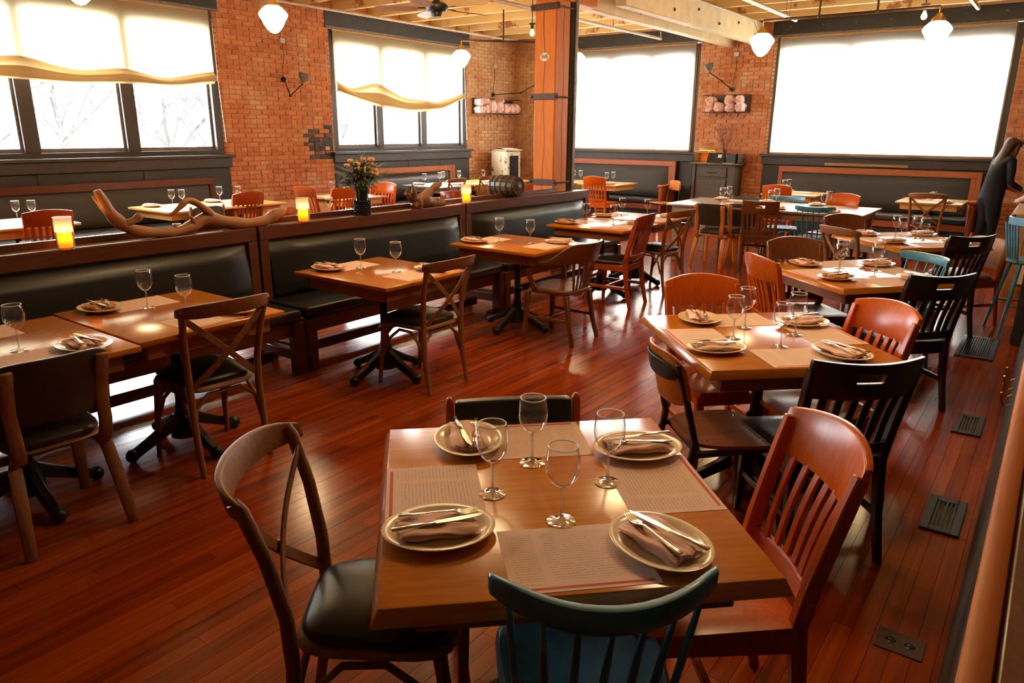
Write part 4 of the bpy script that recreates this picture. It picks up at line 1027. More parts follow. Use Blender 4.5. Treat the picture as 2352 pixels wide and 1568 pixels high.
def setting(tx, ty, trz, tz, side, off, who, full=True, np=0, jit=0, tab='', mx=0.0, flip=False, has_menu=True, grp=None):
    """menu, plate, napkin and cutlery in front of one seat; off = how far the menu centre is from the table centre"""
    a = R(trz); q = a+R(ROT[side]); px = -.205 if flip else .205
    def at(lx, ly, dz):
        wx, wy = math.cos(q)*lx-math.sin(q)*ly, math.sin(q)*lx+math.cos(q)*ly
        return (tx+wx, ty+wy, tz+dz)
    j = rng.uniform(-1, 1)
    if has_menu: inst('menu', menu, at(mx, -off, .0003), q+R(j*1.2), 'printed menu with red bar, %s' % who, 'menu', grp and 'menus on '+grp)
    pr = q+R(jit)
    c = at(px+mx, -off+.01*j, .0012)
    inst('plate', plate, c, pr, 'cream oval plate, %s' % who, 'plate', grp and 'plates on '+grp)
    inst('napkin%d' % np, NAP[np], (c[0], c[1], tz+.0012), pr+R(j*5), '%s napkin on the plate, %s' % ('tan' if np == 3 else 'pink', who), 'napkin', grp and 'napkins on '+grp)
    if full:
        for key, mk, dx, rr in (('knife', knife, .018, 7), ('fork', fork, -.024, -6)):
            x, y_ = c[0]+math.cos(pr)*dx, c[1]+math.sin(pr)*dx
            inst(key, mk, (x, y_, tz+.0415), pr+R(rr+j*6), 'steel %s on the napkin, %s' % (key, who), key, grp and key+'s on '+grp)
def glass_at(x, yy, z, label, kind='w', grp=None): return inst('glass_'+kind, wine_glass if kind == 'w' else tumbler, (x, yy, z+.0004), 0, label, 'glass', grp)
TZ = .76
ORD = {'R1': 'nearest table', 'R2': 'second diagonal table', 'R3': 'third diagonal table', 'R4': 'farthest diagonal table'}
SID = {'near': 'near side', 'far': 'far side', 'left': 'left side', 'right': 'right side'}
cuts = {'R1': {'near': (2, 22, False), 'far': (0, 0, False), 'left': (1, 3, False), 'right': (2, 2, False)}, 'R2': {'near': (0, 18, False), 'far': (1, -15, False), 'left': (2, 0, False), 'right': (1, 3, False)},
        'R3': {'near': (1, 15, False), 'far': (2, -10, False), 'left': (3, 5, False), 'right': (0, 0, False)}, 'R4': {'near': (0, 8, False), 'far': (1, -5, False), 'left': (1, 3, False), 'right': (2, 0, False)}}
for t in ('R1', 'R2', 'R3', 'R4'):
    x, yy, rz = RT[t]
    for sd in ('near', 'far', 'left', 'right'):
        n_, j_, f_ = cuts[t][sd]
        setting(x, yy, rz, TZ, sd, .327 if sd in ('near', 'far') else .312, '%s of the %s' % (SID[sd], ORD[t]), True, n_, j_, mx=.0 if sd in ('near', 'right') else -.01, flip=f_)
    a = R(rz)
    for (lx, ly), nm in zip(((-.157, -.011), (-.02, .165), (.168, .018), (-.001, -.172)) if t != 'R4' else ((-.10, -.02), (-.03, .14), (.13, .07), (.07, -.10)), ('leftmost of the four', 'rear of the four', 'rightmost of the four', 'front of the four')):
        glass_at(x+math.cos(a)*lx-math.sin(a)*ly, yy+math.sin(a)*lx+math.cos(a)*ly, TZ, 'stemmed wine glass, %s on the %s' % (nm, ORD[t]))
BN = {'T1a': 'cut-off table at the left edge', 'T1b': 'left booth table with crossed-back chair', 'T2': 'lone middle booth table', 'T3': 'bow-armed chair\'s booth table', 'T4': 'booth table of the padded slat chair', 'T5': 'last booth table by the pillar end'}
for t in ('T1a', 'T1b', 'T2', 'T3', 'T4', 'T5'):
    x, yy = BT[t]
    setting(x, yy, 0, TZ, 'near', .275, 'chair side of the %s' % BN[t], t != 'T5', 1, 2, mx=.02)
    setting(x, yy, 0, TZ, 'far', .315, 'bench side of the %s' % BN[t], t != 'T5', 3 if t in ('T1b', 'T4') else 0, -3, mx=0)
    glass_at(x-.02, yy+.19, TZ, 'stemmed wine glass, bench side of the %s' % BN[t]); glass_at(x+.035, yy-.105, TZ, 'stemmed wine glass, chair side of the %s' % BN[t])
for i, (yy, w) in enumerate(((3.66, 'left'), (3.01, 'middle'), (2.35, 'right'))):
    setting(9.82, yy, 0, .775, 'left', .42, 'near side, communal table, %s place' % w, False, i, 0); setting(9.82, yy, 0, .775, 'right', .42, 'far side, communal table, %s place' % w, False, (i+1) % 3, 0)
    glass_at(9.72, yy, .775, 'stemmed wine glass, front of the %s pair on the communal table' % w); glass_at(10.03, yy+.02, .775, 'stemmed wine glass, rear of the %s pair on the communal table' % w)
for x, yy, side, who, np in ((4.86, 8.75, 'far', 'left window table of the pair', 0), (5.69, 8.75, 'far', 'right window table of the pair', 1), (2.95, 8.5, 'far', 'pale table behind the left candle', 2), (7.28, 8.45, 'left', 'table before the brick pier', 0), (7.28, 8.45, 'right', 'table right behind the flowers', 1),
        (9.85, 8.95, 'far', 'dark-edged window table, bench side', 0), (9.85, 8.95, 'near', 'dark-edged window table, chair side', 1), (10.73, 8.95, 'far', 'middle second-window table, bench side', 2), (10.73, 8.95, 'near', 'middle second-window table, chair side', 0), (11.61, 8.95, 'near', 'corner table by the second window', 1),
        (12.35, 6.90, 'left', 'near table below the third window', 0), (12.35, 7.85, 'left', 'pillar-hidden third-window table', 1), (12.38, 3.45, 'right', 'left table below the fourth window', 2), (12.30, 1.47, 'left', 'right yellow-topped table, chair side', 0), (12.30, 1.47, 'right', 'right yellow-topped table, bench side', 1)):
    setting(x, yy, 0, TZ, side, .28, who, False, np, 0)
for x, yy, k_, lab in ((3.04, 8.68, 'w', 'left of the two glasses above the left candle'), (3.17, 8.62, 'w', 'right of the two glasses above the left candle'), (4.83, 8.86, 'w', 'left of the two on the table pair by the first window'), (4.93, 8.80, 'w', 'right of the two on the table pair by the first window'), (5.51, 8.90, 'w', 'alone above the right end of the table pair'), (5.72, 8.80, 'w', 'behind the red slat chair at the table pair'),
        (7.13, 8.58, 'w', 'left of the flowers before the brick pier'), (9.56, 9.02, 'w', 'leftmost on the row by the second window'), (9.98, 9.04, 'w', 'front of the crossing pair by the second window'), (10.25, 9.20, 'w', 'rear of the crossing pair by the second window'), (10.54, 9.06, 'w', 'front of the bright pair by the second window'), (10.75, 9.24, 'w', 'rear of the bright pair by the second window'), (11.25, 9.05, 'w', 'nearest the bright blue corner chair'),
        (12.30, 7.64, 'w', 'left of the pair right of the steel column'), (12.45, 7.57, 'w', 'right of the pair right of the steel column'), (12.15, 6.82, 'w', 'left of the pair by the orange chair below the third window'), (12.42, 6.83, 'w', 'right of the pair by the orange chair below the third window'), (12.28, 3.61, 'w', 'front of the pair below the fourth window\'s left end'), (12.5, 3.60, 'w', 'rear of the pair below the fourth window\'s left end')):
    glass_at(x, yy, TZ, 'stemmed wine glass, '+lab, k_)
for x, yy, lab in ((12.48, 1.51, 'front of the two on the table below the fourth window'), (12.60, 1.50, 'rear of the two on the table below the fourth window'), (2.2, 6.22, 'just behind the ledge left of the left candle'), (3.5, 6.39, 'seen under the driftwood loop'), (5.42, 6.27, 'just left of the black vase'), (7.55, 6.27, 'just right of the third candle'), (7.05, 6.43, 'right behind the root wood')):
    glass_at(x, yy, TZ, 'stemless glass, '+lab, 't')
glass_at(5.42, 6.59, TZ, 'stemmed wine glass between the middle candle and the vase'); 

# ------------------------------------------------------------------ on the divider ledge
ZL = 1.0065
def candle(x, yy, lab):
    r = thing('candle_holder', lab, 'candle', (x, yy, ZL), 0, 'lit candles along the divider ledge')
    MB().lathe([(0, .001), (.049, .001), (.050, .01), (.050, .188), (.047, .188), (.047, .012), (0, .012)], 24).build('glass_cylinder', M['frost'], r, 0, 50)
    w = MB().lathe([(0, .013), (.037, .013), (.038, .085), (.0365, .098), (.033, .096), (.031, .055), (.022, .040), (0, .036)], 20).build('wax', M['wax'], r, 0, 60)
    MB().tube([(0, 0, .036), (.001, 0, .052)], .0012, 5).build('wick', M['black'], w)
    MB().lathe([(0, .050), (.0065, .058), (.008, .068), (.0045, .086), (0, .104)], 10).build('flame', M['flame'], r, 0, 60)
    l = bpy.data.lights.new('candle_glow', 'POINT'); l.energy = 3; l.color = (1, .55, .2); l.shadow_soft_size = .012
    lo = bpy.data.objects.new('candle_glow', l); COL.objects.link(lo); lo.parent = r; lo.location = (0, 0, .078)
candle(1.865, 4.675, 'lit orange candle in a glass cylinder at the left end of the ledge')
candle(3.585, 4.675, 'lit orange candle in a glass cylinder between driftwood and vase')
candle(5.545, 4.675, 'lit orange candle in a glass cylinder between root wood and keg')
dw = thing('driftwood_branch', 'long forked orange-brown driftwood branch lying on the dark ledge', 'driftwood', (2.75, 4.70, ZL))
def limb(m, pts, rs, seg=9):
    P = [Vector(p) for p in pts]; Q, K = [], []
    for i in range(len(P)-1):
        p0, p1, p2, p3 = P[max(i-1, 0)], P[i], P[i+1], P[min(i+2, len(P)-1)]
        for k_ in range(4):
            t = k_/4; Q.append(.5*((2*p1)+(p2-p0)*t+(2*p0-5*p1+4*p2-p3)*t*t+(3*p1-p0-3*p2+p3)*t**3)); K.append((rs[i]*(1-t)+rs[i+1]*t)*(1+.10*math.sin(5.1*len(Q))))
    Q.append(P[-1]); K.append(rs[-1]); m.tube(Q, 1, seg, K)
d0 = lambda s, z, y_=0: (s-2.75, y_, z-ZL)
m = MB(); limb(m, [d0(2.095, 1.335), d0(2.13, 1.24), d0(2.19, 1.145), d0(2.28, 1.075), d0(2.41, 1.045), d0(2.55, 1.035), d0(2.68, 1.055, .02), d0(2.80, 1.095, .03), d0(2.93, 1.065, .02), d0(3.08, 1.04), d0(3.22, 1.042), d0(3.32, 1.06, .02), d0(3.41, 1.09, .03), d0(3.475, 1.115, .03)], [.024, .037, .040, .038, .034, .032, .038, .052, .048, .040, .036, .043, .045, .008]); m.build('main_stem', M['driftwood'], dw, 0, 60)
m = MB(); limb(m, [d0(2.86, 1.10, .02), d0(2.79, 1.165), d0(2.715, 1.222), d0(2.655, 1.228), d0(2.60, 1.185), d0(2.545, 1.148)], [.034, .026, .022, .022, .018, .008]); m.build('loop_limb', M['driftwood'], dw, 0, 60)
m = MB(); limb(m, [d0(2.20, 1.12), d0(2.26, 1.13, -.02), d0(2.315, 1.155, -.025), d0(2.335, 1.175, -.02)], [.024, .022, .024, .012]); m.build('stub', M['driftwood'], dw, 0, 60)
m = MB(); limb(m, [d0(2.115, 1.235), d0(2.085, 1.27), d0(2.062, 1.305)], [.016, .010, .004]); m.build('splinter', M['driftwood'], dw, 0, 60)
m = MB(); limb(m, [d0(2.70, 1.075), d0(2.68, 1.115, -.01), d0(2.665, 1.13, -.01)], [.02, .013, .005]); limb(m, [d0(2.56, 1.05), d0(2.565, 1.085)], [.018, .008]); m.build('knots', M['driftwood'], dw, 0, 60)
rw = thing('root_wood', 'jagged brown root wood with two pale prongs standing on the ledge', 'driftwood', (4.98, 4.70, ZL))
m = MB(); limb(m, [(.27, 0, .03), (.15, .02, .035), (.0, .01, .07), (-.10, 0, .06), (-.17, -.02, .02)], [.03, .05, .07, .055, .03]); m.build('root_body', M['rootwood'], rw, 0, 60)
m = MB(); limb(m, [(.0, .01, .09), (.08, .01, .14), (.15, 0, .185), (.20, 0, .20), (.23, 0, .225)], [.05, .04, .036, .026, .008]); limb(m, [(.15, 0, .185), (.165, 0, .225)], [.02, .006]); m.build('raised_limb', M['rootwood'], rw, 0, 60)
m = MB(); limb(m, [(-.12, 0, .06), (-.19, .01, .12), (-.235, .01, .15)], [.045, .03, .02]); limb(m, [(-.16, -.02, .08), (-.17, -.03, .17), (-.185, -.02, .225)], [.03, .022, .004]); limb(m, [(-.22, 0, .14), (-.24, 0, .19)], [.016, .003]); limb(m, [(-.13, -.04, .10), (-.10, -.05, .03), (-.12, -.05, .002)], [.022, .02, .012]); m.build('prongs', M['rootwood'], rw, 0, 60)
kg = thing('wooden_keg', 'small dark old wooden keg lying on the ledge beside the pillar', 'keg', (6.44, 4.86, ZL+.113), R(-96))
n = 14
for i in range(n):
    a0, a1 = 2*PI*(i+.06)/n, 2*PI*(i+.94)/n; m = MB(); rows = []
    for k_ in range(7):
        x = -.19+.38*k_/6; rr = .112-.018*(x/.19)**2
        rows.append([m.bm.verts.new((x, math.cos(a)*q, math.sin(a)*q)) for a, q in ((a0, rr), (a1, rr), (a1, rr-.014), (a0, rr-.014))])
    for A, B in zip(rows, rows[1:]):
        for j in range(4): m.bm.faces.new((A[j], A[(j+1) % 4], B[(j+1) % 4], B[j]))
    m.bm.faces.new(rows[0]); m.bm.faces.new(list(reversed(rows[-1]))); m.build('stave', M['barrel'], kg, 0, 30)
for x in (-.155, -.075, .005, .085, .16):
    rr = .1135-.018*(x/.19)**2
    MB().tube([(x, math.cos(2*PI*i/28)*rr, math.sin(2*PI*i/28)*rr) for i in range(28)], .0075, 6, closed=True).build('hoop', M['barrel'], kg, 0, 60)
for x in (-.178, .178):
    o = MB().lathe([(0, -.006), (.085, -.006), (.085, .006), (.02, .006), (.015, .01), (0, .01)], 20).build('keg_head', M['barrel'], kg, 0, 40); o.matrix_local = Matrix.Translation((x, 0, 0)) @ Matrix.Rotation(PI/2 if x > 0 else -PI/2, 4, 'Y')
vs = thing('flower_vase', 'black glass vase with a knobbly base holding apricot roses', 'vase', (4.215, 4.70, ZL)); vs.scale = (1.2, 1.2, 1.06)
MB().lathe([(0, .001), (.048, .001), (.052, .02), (.052, .09), (.045, .12), (.044, .17), (.048, .22), (.052, .245), (.046, .245), (.04, .17), (0, .1)], 24).build('vessel', M['screen'], vs, 0, 50)
m = MB()
for j in range(7):
    for i in range(15):
        a = 2*PI*(i+.5*(j % 2))/15; m.ball((math.cos(a)*.053, math.sin(a)*.053, .012+.0165*j), .0095, 6)
stuff(m.build('glass_beads', M['screen'], vs, 0, 60))
r2 = random.Random(12)
heads = [(-.10, .02, .385), (-.045, -.03, .365), (-.02, .01, .395), (-.028, -.04, .335), (.01, -.05, .365), (.055, .03, .41), (.03, 0, .43), (.085, -.02, .425), (.10, .0, .385), (.06, -.05, .35), (.105, -.03, .345), (.10, -.04, .315), (.045, -.06, .33), (.125, .01, .30), (-.06, .03, .42)]
stm = MB()
for i, (x, y_, z) in enumerate(heads):
    rr = r2.uniform(.017, .024); f = MB(); f.ball((x, y_, z), rr*.72, 8)
    for k_ in range(9):
        a = 2*PI*k_/4.5+i; t = .35 if k_ < 5 else .75; c = Vector((x+math.cos(a)*rr*.55, y_+math.sin(a)*rr*.55, z-.002+rr*.25*(k_ >= 5))); f.ball(c, rr*.62, 6, 1, 1, 1.15)
    f.build('rose', M['flower'], vs, 0, 60); stm.tube([(x*.25, y_*.25, .22), (x*.7, y_*.7, (z+.22)/2), (x, y_, z-.01)], .0022, 5)
stm.build('stems', M['leaf'], vs)
def leaf(m, p, d, L, w):
    d = d.normalized(); sd = d.cross(Vector((0, 0, 1))).normalized(); up = sd.cross(d)
    P = [p, p+d*L*.35+sd*w+up*.004, p+d*L*.35-sd*w+up*.004, p+d*L*.75+sd*w*.7, p+d*L*.75-sd*w*.7, p+d*L-up*.006]
    v = [m.bm.verts.new(q) for q in P]; m.bm.faces.new((v[0], v[2], v[1])); m.bm.faces.new((v[1], v[2], v[4], v[3])); m.bm.faces.new((v[3], v[4], v[5]))
m = MB(); m2 = MB()
for i in range(620):
    a = r2.uniform(0, 2*PI); q = r2.uniform(.03, .145)*r2.uniform(.6, 1); z = r2.uniform(.22, .38)
    leaf(m if i % 3 else m2, Vector((math.cos(a)*q, math.sin(a)*q*.6, z)), Vector((math.cos(a), math.sin(a)*.6, r2.uniform(-.6, .9))), r2.uniform(.04, .07), r2.uniform(.006, .011))
for bx, bz, ex, ez in ((.03, .33, -.03, .50), (-.02, .33, .03, .50), (.08, .33, .21, .38), (.10, .30, .24, .31), (-.08, .30, -.23, .36), (-.06, .25, -.20, .25)):
    for k_ in range(10):
        t = k_/10; p = Vector((bx+(ex-bx)*t, -.02*t, bz+(ez-bz)*t))
        for sg in (-1, 1): leaf(m2 if ez > .45 else m, p, Vector(((ex-bx)*2+sg*(ez-bz)*1.2, r2.uniform(-.05, .05), (ez-bz)*2-sg*(ex-bx)*1.2)), .045 if ez < .45 else .03, .006 if ez < .45 else .0025)
stuff(m.build('foliage', M['leaf'], vs, 0, 0)); stuff(m2.build('filler_greenery', M['leaf_grey'], vs, 0, 0))

# ------------------------------------------------------------------ window shades
def sheet(m, n, k, P):
    g = [[m.bm.verts.new(P(i/n, j/k)) for i in range(n+1)] for j in range(k+1)]
    for j in range(k):
        for i in range(n): m.bm.faces.new((g[j][i], g[j][i+1], g[j+1][i+1], g[j+1][i]))
def curve(pts):
    def f(x):
        for (x0, y0), (x1, y1) in zip(pts, pts[1:]):
            if x <= x1: t = max(0, (x-x0)/(x1-x0)); return y0+(y1-y0)*t
        return pts[-1][1]
    return lambda x: (f(x-.12)+2*f(x)+f(x+.12))/4
def roman(label, x0, x1, up, lo, seed):
    r = thing('roman_shade', label, 'window shade', ((x0+x1)/2, YW-.02, 3.26)); cx = (x0+x1)/2; fu, fl_ = curve(up), curve(lo); r2 = random.Random(seed); ph = [r2.uniform(0, 6) for _ in range(4)]
    MB().box(x0-cx, x1-cx, -.01, .03, -.03, .005).build('head_batten', M['tan_wood'], r, .003)
    m = MB(); sheet(m, 70, 14, lambda u, v: (x0-cx+(x1-x0)*u, -.004+.006*math.sin(ph[0]+9*u)*v, -.03+(fu(x0+(x1-x0)*u)-.06-3.26+.03)*v)); m.build('cloth', M['shade'], r, 0, 180)
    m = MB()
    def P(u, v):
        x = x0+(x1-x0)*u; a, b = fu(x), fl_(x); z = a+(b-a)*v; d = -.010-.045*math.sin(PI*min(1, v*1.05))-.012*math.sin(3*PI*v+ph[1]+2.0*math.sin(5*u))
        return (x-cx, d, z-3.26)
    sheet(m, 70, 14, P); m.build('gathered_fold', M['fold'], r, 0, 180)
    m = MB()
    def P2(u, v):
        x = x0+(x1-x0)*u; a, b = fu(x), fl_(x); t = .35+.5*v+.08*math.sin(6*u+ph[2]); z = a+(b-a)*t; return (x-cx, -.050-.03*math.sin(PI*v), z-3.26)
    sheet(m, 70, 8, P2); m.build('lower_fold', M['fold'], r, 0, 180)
    m = MB(); m.tube([(x1-cx+.03, -.03, -.1), (x1-cx+.035, -.035, -.9), (x1-cx+.06, -.05, -1.75)], .004, 5); m.build('pull_cord', M['white_plastic'], r)
    return r
roman('cream fabric shade gathered in swags across the first window', 1.2, 6.22, [(1.2, 2.5), (2.55, 2.47), (3.1, 2.38), (3.6, 2.48), (3.8, 2.50), (4.14, 2.41), (4.42, 2.37), (4.96, 2.44), (5.47, 2.33), (6.18, 2.47)], [(1.2, 2.28), (3.56, 2.24), (4.25, 2.22), (4.99, 2.25), (5.64, 2.24), (6.2, 2.31)], 1)
roman('cream fabric shade sagging in one deep swag across the second window', 8.40, 11.64, [(8.4, 2.48), (8.72, 2.35), (9.31, 2.49), (9.95, 2.26), (10.89, 2.21), (11.53, 2.37), (11.64, 2.42)], [(8.39, 2.31), (9.3, 2.10), (10.17, 2.01), (11.01, 2.08), (11.55, 2.29)], 2)
def roller(label, y0, y1):
    r = thing('roller_shade', label, 'window shade', (XW-.03, (y0+y1)/2, 3.27)); h = (y1-y0)/2
    MB().tube([(0, -h, -.02), (0, h, -.02)], .022, 10).build('roller_tube', M['tan_wood'], r)
    m = MB(); sheet(m, 40, 20, lambda u, v: (.0+.004*math.sin(7*u)*math.sin(PI*v), -h+2*h*u, -.03-1.87*v)); m.build('cloth', M['roller'], r, 0, 180)
    MB().box(-.012, .012, -h, h, -1.93, -1.90).build('bottom_bar', M['tan_wood'], r, .003)
    for s in (-1, 1): MB().box(.03, .04, s*(h+.012)-.006, s*(h+.012)+.006, -1.9, -.02).build('side_channel', M['tan_wood'], r, .002)
roller('white roller shade drawn fully down over the third window', 5.78, 8.40)
roller('wide white roller shade drawn fully down over the fourth window', .90, 4.26)

# ------------------------------------------------------------------ lamps, fan, pipes
OPAL = [(.062, 0), (.075, -.008), (.105, -.025), (.155, -.075), (.175, -.108), (.168, -.132), (.14, -.175), (.118, -.225), (.085, -.275), (.045, -.312), (0, -.328)]
def chandelier(label, p0, p1, z, hang=(.33, .67), k=1.0):
    p0, p1 = Vector((p0[0], p0[1], 0)), Vector((p1[0], p1[1], 0)); c = (p0+p1)/2; r = thing('two_globe_pendant', label, 'lamp', (c.x, c.y, z), 0, 'two-globe pendants'); a, b = p0-c, p1-c
    MB().tube([a, b], .016, 8).build('bar', M['rust'], r)
    for t in hang:
        q = a.lerp(b, t); MB().tube([q, q+Vector((0, 0, 3.51-z))], .012, 8).ball(q, .024, 8).build('hanger_pipe', M['rust'], r)
    for q in (a, b):
        MB().tube([q, q+Vector((0, 0, -.07))], .011, 8).lathe([(.012, -.06), (.03, -.07), (.045, -.10), (.068, -.125), (.07, -.145), (0, -.145)], 14, q).build('fitter', M['brass'], r, 0, 50)
        MB().lathe([(r_*k, z_*k) for r_, z_ in OPAL], 24, q+Vector((0, 0, -.135))).build('opal_globe', M['lampglass'], r, 0, 80)
    return r
chandelier('two-globe pendant in front of the wide fourth window', (9.3, 3.18), (9.3, 1.33), 2.98, (.34, .67), .82)
chandelier('two-globe pendant whose bar passes behind the timber pillar', (9.3, 7.91), (10.6, 6.6), 3.05, (.36,), .84)
def pendant(label, x, yy, z):
    r = thing('globe_pendant', label, 'lamp', (x, yy, z), 0, 'single globe pendants'); MB().tube([(0, 0, 0), (0, 0, 3.51-z)], .012, 8).build('hanger_pipe', M['copper'], r)
    MB().lathe([(.012, .0), (.03, -.01), (.045, -.04), (.068, -.065), (.07, -.085), (0, -.085)], 14).build('fitter', M['brass'], r, 0, 50)
    MB().lathe([(a_*.86, b_*.86) for a_, b_ in OPAL], 24, (0, 0, -.075)).build('opal_globe', M['lampglass'], r, 0, 80)
pendant('single opal globe pendant hanging before the wide brick pier', 5.17, 7.0, 3.03)
pendant('single opal globe pendant peeking in above the first window', 3.22, 7.0, 3.06)
chandelier('two-globe pendant above the frame over the second diagonal table', (5.02, 4.68), (5.50, 2.57), 3.32, (.3, .7), 1.0)
chandelier('two-globe pendant above the frame over the nearest table', (3.30, 2.87), (3.42, 1.0), 3.23, (.3, .7), 1.0)
def bare_bulb(x, yy, z, label):
    r = thing('bare_bulb', label, 'lamp', (x, yy, z))
    MB().lathe([(0, -.06), (.022, -.052), (.032, -.03), (.028, -.008), (.016, .015), (.013, .03)], 14).build('bulb', M['bulb'], r, 0, 80); MB().lathe([(.018, .03), (.02, .075), (.045, .085), (.045, .10), (0, .10)], 12).build('socket', M['black'], r)
    MB().tube([(0, 0, .1), (0, 0, 3.51-z)], .006, 6).build('cord', M['black'], r)
bare_bulb(9.46, 1.5, 2.94, 'glowing bare bulb left of the right-hand globe'); bare_bulb(8.51, 6.0, 2.97, 'glowing bare bulb at the left side of the pillar')
fn = thing('ceiling_fan', 'dark ceiling fan with five brown blades', 'fan', (6.41, 5.8, 2.97), R(58))
MB().lathe([(0, -.085), (.05, -.08), (.062, -.05), (.058, -.035), (.11, -.025), (.128, .01), (.125, .035), (.09, .06), (.04, .075), (.03, .11), (.016, .12), (.016, .545)], 24).build('motor_housing', M['iron'], fn, 0, 45)
for i in range(5):
    a = 2*PI*i/5; rot = Matrix.Rotation(a, 4, 'Z') @ Matrix.Rotation(R(12), 4, 'X')
    bl = MB().prism([(.20, -.05), (.34, -.066), (.60, -.07), (.66, -.045), (.67, 0), (.66, .045), (.60, .07), (.34, .066), (.20, .05)], -.004, .004).build('blade', M['tan_wood'], fn, .002); bl.matrix_local = rot
    MB().box(.10, .25, -.018, .018, .005, .012).build('blade_iron', M['iron'], fn, .002).matrix_local = rot
def pipe_run(label, pts, rad, heads=(), hangers=()):
    r = thing('sprinkler_pipe', label, 'pipe', pts[0], 0, 'pipes below the ceiling'); o = Vector(pts[0]); P = [Vector(p)-o for p in pts]
    MB().tube(P, rad, 8).build('pipe', M['pipe'], r)
    for x, yy in heads:
        z = 0; m = MB(); q = Vector((x, yy, pts[0][2]))-o; m.tube([q, q+Vector((0, 0, .06))], .012, 6); m.tube([q+Vector((0, 0, .06)), q+Vector((.02, 0, .085)), q+Vector((0, 0, .115))], .004, 5); m.tube([q+Vector((0, 0, .06)), q+Vector((-.02, 0, .085)), q+Vector((0, 0, .115))], .004, 5); m.lathe([(0, .118), (.024, .116), (.024, .113), (0, .113)], 10, q); m.build('sprinkler_head', M['brass'], r)
    for x, yy in hangers:
        q = Vector((x, yy, pts[0][2]))-o; MB().tube([q+Vector((0, .03, 3.515-pts[0][2])), q+Vector((0, .025, .02)), q+Vector((0, 0, -rad-.004)), q+Vector((0, -.025, .02)), q+Vector((0, -.03, 3.515-pts[0][2]))], .003, 5).build('hanger', M['rust'], r)
    return r
pipe_run('pale sprinkler pipe running along above the first and second windows', [(1.0, 9.5, 3.47), (13.2, 9.5, 3.47)], .02, ((11.4, 9.5),), ((7.8, 9.5), (9.8, 9.5)))
pipe_run('thin conduit running below the sprinkler pipe above the second window', [(1.0, 9.66, 3.50), (13.3, 9.66, 3.50)], .012)
pipe_run('pale sprinkler pipe right of the pillar ending above the third window', [(8.2, 6.4, 3.35), (13.2, 6.4, 3.35), (13.2, 6.4, 3.47)], .026, ((11.4, 6.4),), ((10.2, 6.4), (12.9, 6.4)))
pipe_run('pale sprinkler pipe ending above the left globe of the fourth window', [(5.0, 3.5, 3.27), (11.6, 3.5, 3.27)], .028, (), ((9.6, 3.5), (11.2, 3.5)))
pipe_run('pale sprinkler pipe ending above the right globe of the fourth window', [(6.0, 1.2, 3.20), (11.3, 1.2, 3.20)], .026, (), ((10.9, 1.2),))
pipe_run('conduit strapped along the right face of the girder', [(8.6, 4.565, 3.49), (12.9, 4.565, 3.49), (13.3, 4.565, 3.25), (13.4, 4.60, 3.05)], .012)
def swing_lamp(label, base, elbow, tip, shade_dir, box, axis):
    r = thing('swing_arm_lamp', label, 'lamp', base, 0, 'swing-arm wall lamps'); o = Vector(base); e, t, b = Vector(elbow)-o, Vector(tip)-o, Vector(box)-o; nrm = Vector((0, -1, 0)) if axis == 'x' else Vector((-1, 0, 0))
    MB().tube([Vector((0, 0, 0)), nrm*.03], .04, 12).ball(nrm*.03, .022, 8).build('wall_mount', M['iron'], r)
    MB().tube([nrm*.03, e], .009, 8).ball(e, .02, 8).build('lower_arm', M['iron'], r); MB().tube([e, t], .009, 8).ball(t, .018, 8).build('upper_arm', M['iron'], r)
    d = Vector(shade_dir).normalized(); sh = MB().lathe([(.018, 0), (.022, .035), (.045, .06), (.078, .10), (.088, .155), (.084, .155), (.07, .10), (.03, .06)], 18).build('lamp_shade', M['steel'], r, 0, 50)
    sh.matrix_local = Matrix.Translation(t) @ d.to_track_quat('Z', 'Y').to_matrix().to_4x4()
    MB().box(b.x-.045, b.x+.045, b.y-.02, b.y+.02, b.z-.035, b.z+.035).build('outlet_box', M['white_plastic'], r, .004) if axis == 'x' else MB().box(b.x-.02, b.x+.02, b.y-.045, b.y+.045, b.z-.035, b.z+.035).build('outlet_box', M['white_plastic'], r, .004)
    MB().tube([b+Vector((0, 0, -.03)), b*.6+Vector((.03, .0, 0)) if axis == 'x' else b*.6+Vector((0, -.02, 0)), b*.25, nrm*.02], .004, 5).build('cord', M['black'], r); MB().tube([b, b+Vector((0, 0, .55))], .009, 6).build('conduit', M['pipe'], r)
swing_lamp('black swing-arm lamp on the wide brick pier', (7.39, 9.89, 2.43), (7.30, 9.62, 2.185), (7.52, 9.60, 2.36), (.35, -.05, .9), (7.42, 9.88, 2.99), 'x')
swing_lamp('black swing-arm lamp reaching out across the brick corner', (12.62, 9.89, 2.42), (12.95, 9.40, 2.46), (12.98, 8.92, 2.68), (.0, -.25, .95), (12.68, 9.88, 2.98), 'x')
swing_lamp('black swing-arm lamp on the brick pier between the white shades', (13.44, 5.05, 2.44), (13.25, 5.19, 2.58), (13.20, 5.40, 2.72), (0, .25, .9), (13.43, 5.02, 3.03), 'y')

